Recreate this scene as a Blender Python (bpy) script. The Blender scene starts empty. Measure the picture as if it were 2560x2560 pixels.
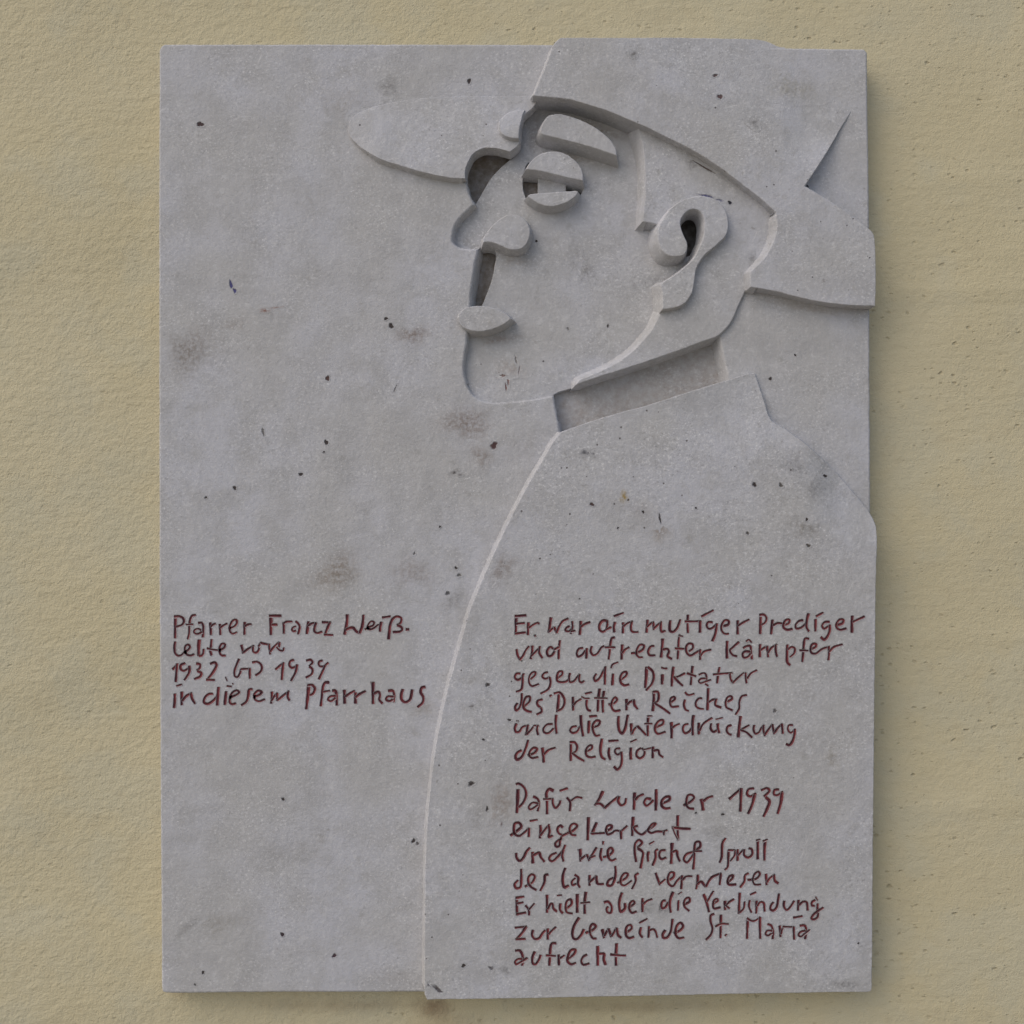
import bpy, bmesh, math, random
import numpy as np
from mathutils import Vector
from mathutils.geometry import delaunay_2d_cdt

random.seed(7)
rng = np.random.default_rng(11)
scene = bpy.context.scene
COL = scene.collection

# ------------------------------------------------------------------ scale
# one unit of the drawing is a third of a millimetre; the plaque is about 0.59 x 0.79 m
S = 1.0 / 3000.0
D = 2560.0                 # viewing distance in drawing units (0.85 m)
CX = CY = 1280.0           # centre of the drawing, in front of the lens
HZ = 2.0                   # height of that centre above the street, metres
WALL_Z = -66.0             # depth of the wall face behind the slab face

# ------------------------------------------------------------------ camera
cam_d = bpy.data.cameras.new('camera')
cam = bpy.data.objects.new('camera', cam_d)
COL.objects.link(cam)
cam.location = (0, -D * S, HZ)
cam.rotation_euler = (math.radians(90), 0, 0)
cam_d.sensor_width = 36
cam_d.lens = 36.0
cam_d.clip_start = 0.01
cam_d.clip_end = 200
scene.camera = cam

# ------------------------------------------------------------------ light
SUN_AZ = math.radians(-50)      # to the left of the viewer's back
SUN_EL = math.radians(44)
sd = Vector((math.sin(SUN_AZ) * math.cos(SUN_EL), -math.cos(SUN_AZ) * math.cos(SUN_EL), math.sin(SUN_EL)))
world = bpy.data.worlds.new('World')
scene.world = world
world.use_nodes = True
wn = world.node_tree.nodes
wl = world.node_tree.links
bg = wn['Background']
sky = wn.new('ShaderNodeTexSky')
sky.sky_type = 'NISHITA'
sky.sun_disc = False
sky.sun_elevation = SUN_EL
sky.sun_rotation = math.pi - SUN_AZ
sky.air_density = 1.0
sky.dust_density = 3.0
sky.ozone_density = 1.0
wl.new(sky.outputs[0], bg.inputs[0])
bg.inputs[1].default_value = 0.145
sun_d = bpy.data.lights.new('sun', 'SUN')
sun_d.energy = 1.1
sun_d.angle = math.radians(72)
sun_d.color = (1.0, 0.95, 0.88)
sun = bpy.data.objects.new('sun', sun_d)
COL.objects.link(sun)
sun.rotation_euler = (-sd).to_track_quat('-Z', 'Y').to_euler()
sun.location = (0, -3, 5)

scene.view_settings.view_transform = 'Standard'
scene.view_settings.look = 'None'
scene.view_settings.gamma = 1.0
scene.view_settings.use_curve_mapping = False
scene.view_settings.exposure = -0.15
scene.render.engine = 'CYCLES'
scene.cycles.max_bounces = 6

# ------------------------------------------------------------------ helpers: nodes
class NT:
    def __init__(self, tree):
        self.t = tree
        self.n = tree.nodes
        self.l = tree.links
    def new(self, typ, **kw):
        nd = self.n.new(typ)
        for k, v in kw.items():
            setattr(nd, k, v)
        return nd
    def link(self, a, b):
        self.l.new(a, b)
    def put(self, sock, v):
        if hasattr(v, 'links'):
            self.l.new(v, sock)
        else:
            sock.default_value = v
    def math(self, op, a, b=0.0, c=None, clamp=False):
        nd = self.new('ShaderNodeMath', operation=op)
        nd.use_clamp = clamp
        self.put(nd.inputs[0], a)
        self.put(nd.inputs[1], b)
        if c is not None:
            self.put(nd.inputs[2], c)
        return nd.outputs[0]
    def noise(self, vec, scale, detail=3.0, rough=0.5, dist=0.0):
        nd = self.new('ShaderNodeTexNoise')
        self.link(vec, nd.inputs['Vector'])
        nd.inputs['Scale'].default_value = scale
        nd.inputs['Detail'].default_value = detail
        nd.inputs['Roughness'].default_value = rough
        nd.inputs['Distortion'].default_value = dist
        return nd.outputs[0]
    def voro(self, vec, scale, feature='F1', rand=1.0):
        nd = self.new('ShaderNodeTexVoronoi', feature=feature)
        self.link(vec, nd.inputs['Vector'])
        nd.inputs['Scale'].default_value = scale
        nd.inputs['Randomness'].default_value = rand
        return nd
    def mapping(self, vec, scale=(1, 1, 1), rot=(0, 0, 0), loc=(0, 0, 0)):
        nd = self.new('ShaderNodeMapping')
        self.link(vec, nd.inputs[0])
        nd.inputs['Location'].default_value = loc
        nd.inputs['Rotation'].default_value = rot
        nd.inputs['Scale'].default_value = scale
        return nd.outputs[0]
    def ramp(self, v, a, b, lo=0.0, hi=1.0, smooth=True):
        nd = self.new('ShaderNodeMapRange')
        if smooth:
            nd.interpolation_type = 'SMOOTHSTEP'
        self.put(nd.inputs['Value'], v)
        nd.inputs['From Min'].default_value = a
        nd.inputs['From Max'].default_value = b
        nd.inputs['To Min'].default_value = lo
        nd.inputs['To Max'].default_value = hi
        return nd.outputs[0]
    def mix(self, f, a, b, blend='MIX'):
        nd = self.new('ShaderNodeMix', data_type='RGBA', blend_type=blend)
        self.put(nd.inputs[0], f)
        self.put(nd.inputs[6], a if hasattr(a, 'links') else (*a, 1.0))
        self.put(nd.inputs[7], b if hasattr(b, 'links') else (*b, 1.0))
        return nd.outputs[2]

# ------------------------------------------------------------------ stone: stains with a place of their own
# (x, y, rx, ry, rotation in degrees, colour, strength, softness 0..1)
BR = (0.16, 0.115, 0.085)
GR = (0.13, 0.125, 0.12)
DK = (0.030, 0.020, 0.018)
INK = (0.05, 0.05, 0.17)
SPOTS = [
    # soft stains
    (462, 880, 64, 62, 20, (0.19, 0.165, 0.14), 0.60, 1.0),
    (590, 812, 40, 14, 0, BR, 0.22, 1.0),
    (1033, 838, 36, 24, 0, BR, 0.55, 1.0),
    (1168, 1058, 60, 42, -12, BR, 0.55, 1.0),
    (1203, 1140, 26, 26, 20, BR, 0.45, 1.0),
    (842, 1432, 56, 46, 0, (0.18, 0.14, 0.1), 0.55, 1.0),
    (1252, 1418, 42, 34, 0, BR, 0.42, 1.0),
    (1030, 1430, 46, 40, 0, BR, 0.34, 1.0),
    (1310, 1120, 60, 34, 0, BR, 0.10, 1.0),
    (1600, 702, 26, 11, -8, (0.10, 0.09, 0.09), 0.62, 1.0),
    (1645, 700, 30, 20, 0, GR, 0.35, 1.0),
    (1466, 680, 20, 34, 0, GR, 0.42, 1.0),
    (1432, 640, 18, 40, 0, GR, 0.22, 1.0),
    (1985, 1165, 26, 26, 40, GR, 0.5, 1.0),
    (2035, 1220, 30, 24, 0, GR, 0.35, 1.0),
    (2010, 1320, 40, 24, 0, (0.17, 0.155, 0.13), 0.52, 1.0),
    (1650, 1315, 24, 34, 0, (0.2, 0.15, 0.1), 0.55, 1.0),
    (1978, 216, 52, 40, 0, (0.27, 0.25, 0.19), 0.36, 1.0),
    (1600, 1275, 60, 30, 0, BR, 0.14, 1.0),
    (1255, 2010, 40, 46, 0, (0.2, 0.15, 0.12), 0.42, 1.0),
    (1190, 2040, 26, 30, 0, GR, 0.3, 1.0),
    (1135, 1500, 18, 30, 30, GR, 0.42, 1.0),
    (972, 218, 20, 34, 0, GR, 0.42, 1.0),
    (860, 260, 70, 46, 0, (0.24, 0.21, 0.16), 0.22, 1.0),
    (1066, 1770, 30, 20, 0, (0.2, 0.16, 0.12), 0.34, 1.0),
    (1885, 2255, 22, 13, 0, GR, 0.5, 1.0),
    (1642, 2270, 24, 12, 10, DK, 0.55, 1.0),
    (1617, 2276, 18, 10, -20, DK, 0.45, 1.0),
    (2115, 2462, 30, 15, 0, GR, 0.5, 1.0),
    (540, 2310, 60, 26, 12, (0.24, 0.22, 0.18), 0.34, 1.0),
    (468, 2318, 34, 14, -35, GR, 0.38, 1.0),
    (980, 2440, 60, 20, 0, (0.2, 0.17, 0.15), 0.2, 1.0),
    (720, 2130, 90, 30, 0, GR, 0.16, 1.0),
    (1500, 2190, 50, 22, 0, GR, 0.2, 1.0),
    (1790, 2080, 26, 16, 0, GR, 0.3, 1.0),
    (1280, 1690, 26, 26, 0, GR, 0.2, 1.0),
    (1730, 410, 18, 14, 0, GR, 0.5, 1.0),
    (1890, 645, 16, 22, 40, GR, 0.5, 1.0),
    (2080, 1895, 18, 22, 0, (0.2, 0.17, 0.12), 0.4, 1.0),
    (1262, 2425, 16, 10, 0, GR, 0.5, 1.0),
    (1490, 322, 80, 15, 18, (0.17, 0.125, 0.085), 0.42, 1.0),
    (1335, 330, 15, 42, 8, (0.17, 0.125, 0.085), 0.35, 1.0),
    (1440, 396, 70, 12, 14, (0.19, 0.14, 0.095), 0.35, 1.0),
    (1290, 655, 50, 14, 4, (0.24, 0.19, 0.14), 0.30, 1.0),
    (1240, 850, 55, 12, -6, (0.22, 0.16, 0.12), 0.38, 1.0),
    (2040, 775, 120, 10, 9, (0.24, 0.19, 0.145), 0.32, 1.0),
    # ink and rust marks
    (578, 712, 4, 13, -22, INK, 0.9, 0.5),
    (587, 727, 4, 9, -18, INK, 0.8, 0.5),
    (662, 776, 15, 5, -12, (0.21, 0.10, 0.07), 0.75, 0.8),
    (690, 769, 16, 3, -10, (0.21, 0.10, 0.07), 0.6, 0.8),
    (1766, 490, 24, 4, 14, INK, 0.72, 0.7),
    (1800, 501, 16, 3, 18, INK, 0.6, 0.7),
    (1270, 925, 13, 4, -50, (0.10, 0.07, 0.06), 0.8, 0.7),
    (1286, 912, 12, 3, -40, (0.10, 0.07, 0.06), 0.75, 0.7),
    (1270, 950, 3, 22, -8, (0.20, 0.10, 0.08), 0.75, 0.7),
    (1255, 940, 20, 4, -18, (0.18, 0.10, 0.08), 0.75, 0.7),
    (1276, 922, 26, 22, 20, (0.24, 0.18, 0.15), 0.32, 1.0),
    (1298, 925, 3, 14, 10, (0.14, 0.08, 0.07), 0.6, 0.7),
    (1265, 968, 3, 10, -6, (0.16, 0.06, 0.05), 0.8, 0.7),
    (1290, 900, 3, 16, -14, (0.10, 0.07, 0.06), 0.6, 0.7),
    (1075, 2461, 16, 7, 12, (0.09, 0.08, 0.085), 0.85, 0.6),
    (1098, 2477, 24, 6, 40, (0.09, 0.08, 0.085), 0.85, 0.6),
    (1650, 1296, 3, 16, -6, DK, 0.8, 0.6),
    (988, 972, 3, 15, 22, DK, 0.6, 0.7),
    (658, 1080, 4, 14, -5, GR, 0.8, 0.7),
    (1134, 1181, 12, 6, -22, DK, 0.7, 0.8),
    (1152, 1187, 6, 5, 0, DK, 0.6, 0.8),
    (1464, 1131, 11, 9, 0, (0.04, 0.04, 0.05), 0.75, 0.9),
    (1482, 1134, 7, 3, 30, (0.05, 0.05, 0.06), 0.7, 0.9),
    (1119, 1483, 6, 7, 0, (0.07, 0.07, 0.075), 0.9, 0.7),
    (1760, 418, 2, 46, -59, (0.07, 0.04, 0.03), 0.75, 0.6),
    (1858, 468, 3, 11, -18, (0.09, 0.05, 0.04), 0.7, 0.7),
    (1218, 2022, 4, 9, 0, DK, 0.8, 0.7),
    (1253, 2060, 4, 8, 0, (0.1, 0.06, 0.06), 0.7, 0.8),
    # pits
    (965, 797, 5, 5, 0, DK, 0.9, 0.6), (978, 815, 7, 7, 0, DK, 0.95, 0.5),
    (819, 946, 7, 6, 0, (0.06, 0.025, 0.018), 0.95, 0.5), (816, 1106, 5, 7, 0, DK, 0.97, 0.4),
    (752, 1186, 5, 5, 0, DK, 0.97, 0.4), (587, 1220, 5, 5, 0, DK, 0.95, 0.4),
    (515, 1244, 4, 4, 0, DK, 0.8, 0.6), (501, 311, 8, 7, 0, (0.035, 0.012, 0.012), 0.97, 0.4),
    (1173, 203, 6, 6, 0, DK, 0.95, 0.5), (1235, 1114, 9, 9, 0, (0.07, 0.03, 0.03), 0.95, 0.4),
    (1560, 1243, 12, 13, 0, (0.30, 0.215, 0.075), 0.9, 0.8), (1571, 1250, 3, 4, 0, (0.08, 0.05, 0.02), 0.8, 0.5),
    (1480, 1261, 6, 5, 0, (0.06, 0.03, 0.025), 0.9, 0.5), (1788, 189, 6, 5, 0, (0.08, 0.05, 0.05), 0.9, 0.5),
    (1800, 242, 7, 7, 0, (0.09, 0.05, 0.05), 0.9, 0.5), (1825, 507, 5, 4, 0, (0.01, 0.01, 0.02), 0.98, 0.3),
    (2016, 466, 5, 4, 0, (0.01, 0.01, 0.02), 0.98, 0.3), (2063, 1190, 5, 4, 0, DK, 0.95, 0.4),
    (1886, 1212, 6, 7, 0, DK, 0.9, 0.5), (1952, 1213, 6, 7, 0, (0.08, 0.07, 0.06), 0.8, 0.6),
    (2017, 1299, 4, 4, 0, DK, 0.9, 0.5), (2021, 1364, 6, 5, 0, (0.07, 0.06, 0.05), 0.85, 0.5),
    (1869, 1333, 6, 4, 30, (0.09, 0.08, 0.07), 0.8, 0.6), (1651, 924, 5, 6, 0, (0.05, 0.025, 0.02), 0.95, 0.5),
    (1926, 947, 4, 5, 0, DK, 0.9, 0.5), (1988, 888, 3, 3, 0, DK, 0.9, 0.5),
    (1520, 815, 3, 5, 0, DK, 0.85, 0.5), (1420, 822, 4, 5, 0, GR, 0.7, 0.7),
    (1341, 603, 4, 3, 30, DK, 0.9, 0.4), (708, 1998, 5, 4, 0, DK, 0.9, 0.5),
    (706, 2336, 6, 5, 0, (0.03, 0.015, 0.02), 0.97, 0.4), (836, 2389, 6, 5, 0, (0.05, 0.02, 0.03), 0.95, 0.5),
    (508, 2431, 4, 4, 0, DK, 0.95, 0.4), (488, 2462, 3, 4, 0, GR, 0.8, 0.6),
    (1034, 2102, 6, 7, 20, DK, 0.85, 0.6), (1044, 2109, 6, 5, 0, (0.08, 0.07, 0.07), 0.75, 0.7),
    (1178, 1959, 8, 8, 0, DK, 0.85, 0.7), (1219, 1712, 7, 7, 0, DK, 0.8, 0.7),
    (1180, 1765, 7, 4, 0, DK, 0.6, 0.8), (1209, 1849, 4, 3, 0, DK, 0.9, 0.5),
    (1159, 2414, 6, 5, 0, DK, 0.9, 0.5), (1228, 2420, 10, 5, 5, (0.1, 0.09, 0.1), 0.7, 0.5),
    (1807, 2036, 5, 4, 0, DK, 0.85, 0.6), (1740, 2032, 3, 3, 0, DK, 0.85, 0.5),
    (1274, 1800, 5, 4, 0, DK, 0.85, 0.6), (1937, 1777, 7, 6, 0, (0.09, 0.08, 0.08), 0.75, 0.7),
    (1338, 1590, 4, 4, 0, DK, 0.95, 0.4), (2146, 2358, 3, 3, 0, DK, 0.8, 0.5),
    (1102, 1773, 3, 4, 0, DK, 0.8, 0.6), (1585, 136, 8, 9, 0, GR, 0.7, 0.8),
    (1885, 305, 12, 16, 30, GR, 0.55, 0.9), (1740, 1270, 3, 3, 0, DK, 0.8, 0.5),
    (810, 1130, 3, 3, 0, DK, 0.8, 0.5), (1036, 1384, 4, 5, 0, DK, 0.7, 0.7), (1140, 1420, 4, 4, 0, DK, 0.9, 0.5),
    (1148, 1438, 6, 6, 0, GR, 0.8, 0.7), (1100, 1317, 3, 3, 0, DK, 0.9, 0.5), (1545, 1320, 3, 3, 0, DK, 0.8, 0.5),
    (1608, 1280, 4, 4, 0, DK, 0.85, 0.5),
]

def build_stone_group():
    g = bpy.data.node_groups.new('weathered_limestone', 'ShaderNodeTree')
    g.interface.new_socket('Color', in_out='OUTPUT', socket_type='NodeSocketColor')
    g.interface.new_socket('Height', in_out='OUTPUT', socket_type='NodeSocketFloat')
    T = NT(g)
    out = T.new('NodeGroupOutput')
    tc = T.new('ShaderNodeTexCoord')
    P = T.mapping(tc.outputs['Object'], scale=(1 / S, 1 / S, 1 / S))    # drawing units
    # base tone: cool grey with warm and violet drifts
    n1 = T.noise(P, 0.0035, 2, 0.55)
    n2 = T.noise(P, 0.013, 3, 0.6)
    n3 = T.noise(P, 0.06, 2, 0.6)
    c = T.mix(T.ramp(n1, 0.35, 0.65), (0.420, 0.416, 0.415), (0.450, 0.454, 0.485))
    c = T.mix(T.ramp(n2, 0.40, 0.70, 0, 0.75), c, (0.375, 0.372, 0.375))
    c = T.mix(T.ramp(n3, 0.5, 0.75, 0, 0.35), c, (0.385, 0.38, 0.385))
    # grey blotches
    n4 = T.noise(T.mapping(P, loc=(400, 90, 700)), 0.022, 3, 0.5)
    c = T.mix(T.ramp(n4, 0.62, 0.78, 0, 0.45), c, (0.30, 0.29, 0.275))
    n5 = T.noise(T.mapping(P, loc=(40, 900, 200)), 0.07, 2, 0.5)
    c = T.mix(T.ramp(n5, 0.70, 0.80, 0, 0.55), c, (0.24, 0.23, 0.22))
    # pale crystals
    zone = T.ramp(T.noise(T.mapping(P, loc=(10, 20, 300)), 0.006, 3, 0.6), 0.38, 0.62, 0.22, 1.0)
    v1 = T.voro(T.mapping(P, scale=(1, 1, 1)), 0.085)
    sep = T.new('ShaderNodeSeparateColor')
    T.link(v1.outputs['Color'], sep.inputs[0])
    rad = T.ramp(sep.outputs[0], 0.30, 1.0, 0.02, 0.36, smooth=False)
    cry = T.math('SUBTRACT', rad, v1.outputs['Distance'])
    cry = T.ramp(cry, 0.0, 0.12)
    cry = T.math('MULTIPLY', cry, zone)
    c = T.mix(T.math('MULTIPLY', cry, 0.30), c, (0.66, 0.66, 0.66))
    g1 = T.noise(T.mapping(P, scale=(0.75, 1, 1), rot=(0, 0.4, 0)), 0.185, 3, 0.75)
    c = T.mix(T.math('MULTIPLY', T.ramp(g1, 0.56, 0.66), T.math('MULTIPLY', zone, 0.75)), c, (0.66, 0.66, 0.665))
    c = T.mix(T.math('MULTIPLY', T.ramp(g1, 0.43, 0.33), T.math('MULTIPLY', zone, 0.6)), c, (0.24, 0.235, 0.235))
    # brushed tool marks: pale short scratches in two directions
    for rot, loc, st in ((0.25, 50, 0.5), (-0.15, 900, 0.4), (1.15, 400, 0.45)):
        # only x and z matter: the slab stands upright
        sc2 = T.mapping(T.mapping(P, rot=(0, rot, 0), loc=(loc, 0, 0)), scale=(0.02, 0.02, 0.22))
        m = T.ramp(T.noise(sc2, 1.0, 2, 0.5), 0.64, 0.76)
        mm = T.ramp(T.noise(T.mapping(P, loc=(loc * 3, 0, loc)), 0.008, 2, 0.5), 0.5, 0.62)
        c = T.mix(T.math('MULTIPLY', T.math('MULTIPLY', m, mm), st), c, (0.60, 0.595, 0.59))
    pale = T.noise(T.mapping(P, loc=(77, 0, 640)), 0.055, 4, 0.7)
    c = T.mix(T.ramp(pale, 0.54, 0.66, 0, 0.40), c, (0.56, 0.56, 0.565))
    c = T.mix(T.ramp(pale, 0.44, 0.32, 0, 0.35), c, (0.31, 0.305, 0.30))
    # dark pores
    v2 = T.voro(T.mapping(P, loc=(331, 5, 77)), 0.033)
    sep2 = T.new('ShaderNodeSeparateColor')
    T.link(v2.outputs['Color'], sep2.inputs[0])
    r2 = T.ramp(sep2.outputs[1], 0.55, 1.0, -0.02, 0.095, smooth=False)
    po = T.ramp(T.math('SUBTRACT', r2, v2.outputs['Distance']), 0.0, 0.03)
    c = T.mix(T.math('MULTIPLY', po, 0.85), c, (0.12, 0.11, 0.105))
    v3 = T.voro(T.mapping(P, loc=(31, 5, 770)), 0.11)
    sep3 = T.new('ShaderNodeSeparateColor')
    T.link(v3.outputs['Color'], sep3.inputs[0])
    r3 = T.ramp(sep3.outputs[1], 0.72, 1.0, -0.02, 0.2, smooth=False)
    po3 = T.ramp(T.math('SUBTRACT', r3, v3.outputs['Distance']), 0.0, 0.08)
    zone3 = T.ramp(T.noise(T.mapping(P, loc=(910, 20, 30)), 0.012, 3, 0.6), 0.46, 0.62)
    c = T.mix(T.math('MULTIPLY', T.math('MULTIPLY', po3, zone3), 0.8), c, (0.14, 0.13, 0.125))
    # placed stains, marks and pits: carried by the mesh (stain_amount, stain_colour, pit_amount)
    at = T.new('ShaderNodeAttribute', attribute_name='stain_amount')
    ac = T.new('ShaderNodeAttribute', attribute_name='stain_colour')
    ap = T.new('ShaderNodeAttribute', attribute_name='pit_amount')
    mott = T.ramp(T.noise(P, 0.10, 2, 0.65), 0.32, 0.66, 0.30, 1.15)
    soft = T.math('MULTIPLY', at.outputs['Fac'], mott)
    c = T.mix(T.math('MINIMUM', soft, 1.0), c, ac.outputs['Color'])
    edge = T.math('ADD', ap.outputs['Fac'], T.math('MULTIPLY', T.math('SUBTRACT', T.noise(P, 0.35, 3, 0.6), 0.5), 0.5))
    pitf = T.math('MULTIPLY', T.ramp(edge, 0.22, 0.62), T.ramp(ap.outputs['Fac'], 0.0, 0.08))
    c = T.mix(T.math('MULTIPLY', pitf, 0.95), c, ac.outputs['Color'])
    total = pitf
    T.link(c, out.inputs['Color'])
    # surface height
    h = T.math('MULTIPLY', T.noise(P, 0.10, 4, 0.62), 1.3)
    h = T.math('ADD', h, T.math('MULTIPLY', T.noise(P, 0.35, 1, 0.6), 0.35))
    h = T.math('ADD', h, T.math('MULTIPLY', T.noise(P, 0.012, 2, 0.5), 3.0))
    h = T.math('SUBTRACT', h, T.math('MULTIPLY', po, 1.4))
    h = T.math('SUBTRACT', h, T.math('MULTIPLY', total, 2.0))
    T.link(h, out.inputs['Height'])
    return g

STONE_G = build_stone_group()

def stone_material():
    m = bpy.data.materials.new('weathered_limestone')
    m.use_nodes = True
    T = NT(m.node_tree)
    b = m.node_tree.nodes['Principled BSDF']
    g = T.new('ShaderNodeGroup')
    g.node_tree = STONE_G
    bp = T.new('ShaderNodeBump')
    bp.inputs['Strength'].default_value = 0.8
    bp.inputs['Distance'].default_value = S * 1.6
    T.link(g.outputs['Height'], bp.inputs['Height'])
    T.link(g.outputs['Color'], b.inputs['Base Color'])
    T.link(bp.outputs[0], b.inputs['Normal'])
    b.inputs['Roughness'].default_value = 0.72
    b.inputs['Specular IOR Level'].default_value = 0.25
    return m

def hollow_floor_material(name='grimy_limestone', colour=(0.15, 0.113, 0.08), lo=0.45, hi=0.85):
    # stone mixed towards a darker brown; by default, grime on the recess floor
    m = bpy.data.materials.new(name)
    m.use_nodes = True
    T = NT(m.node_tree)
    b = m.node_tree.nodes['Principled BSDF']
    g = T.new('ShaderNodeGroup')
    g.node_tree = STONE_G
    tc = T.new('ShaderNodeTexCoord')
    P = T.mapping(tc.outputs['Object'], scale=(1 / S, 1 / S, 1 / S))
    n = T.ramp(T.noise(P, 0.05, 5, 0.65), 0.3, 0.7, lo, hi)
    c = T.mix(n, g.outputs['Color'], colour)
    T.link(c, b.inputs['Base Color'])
    bp = T.new('ShaderNodeBump')
    bp.inputs['Strength'].default_value = 0.7
    bp.inputs['Distance'].default_value = S * 2
    T.link(g.outputs['Height'], bp.inputs['Height'])
    T.link(bp.outputs[0], b.inputs['Normal'])
    b.inputs['Roughness'].default_value = 0.85
    return m

def paint_material():
    m = bpy.data.materials.new('red_brown_letter_paint')
    m.use_nodes = True
    T = NT(m.node_tree)
    b = m.node_tree.nodes['Principled BSDF']
    g = T.new('ShaderNodeGroup')
    g.node_tree = STONE_G
    at = T.new('ShaderNodeAttribute')
    at.attribute_name = 'cover'
    tc = T.new('ShaderNodeTexCoord')
    P = T.mapping(tc.outputs['Object'], scale=(1 / S, 1 / S, 1 / S))
    cov = at.outputs['Fac']
    n = T.noise(P, 0.22, 4, 0.6)
    nb = T.noise(P, 0.03, 3, 0.55)
    gr = T.new('ShaderNodeAttribute', attribute_name='groove')
    core = T.mix(T.ramp(nb, 0.38, 0.62), (0.074, 0.0160, 0.025), (0.170, 0.031, 0.038))
    core = T.mix(T.ramp(n, 0.5, 0.72, 0, 0.55), core, (0.205, 0.052, 0.053))
    rim = T.mix(0.42, g.outputs['Color'], (0.20, 0.055, 0.05))
    e = T.math('ADD', cov, T.math('MULTIPLY', T.math('SUBTRACT', n, 0.5), 0.55))
    col = T.mix(T.ramp(e, 0.10, 0.36), g.outputs['Color'], rim)
    col = T.mix(T.ramp(e, 0.36, 0.70), col, core)
    T.link(col, b.inputs['Base Color'])
    bp = T.new('ShaderNodeBump')
    bp.inputs['Strength'].default_value = 0.8
    bp.inputs['Distance'].default_value = S * 1.6
    hh = T.math('SUBTRACT', g.outputs['Height'], T.math('MULTIPLY', gr.outputs['Fac'], 3.4))
    T.link(hh, bp.inputs['Height'])
    T.link(bp.outputs[0], b.inputs['Normal'])
    b.inputs['Roughness'].default_value = 0.6
    b.inputs['Specular IOR Level'].default_value = 0.3
    return m

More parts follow.
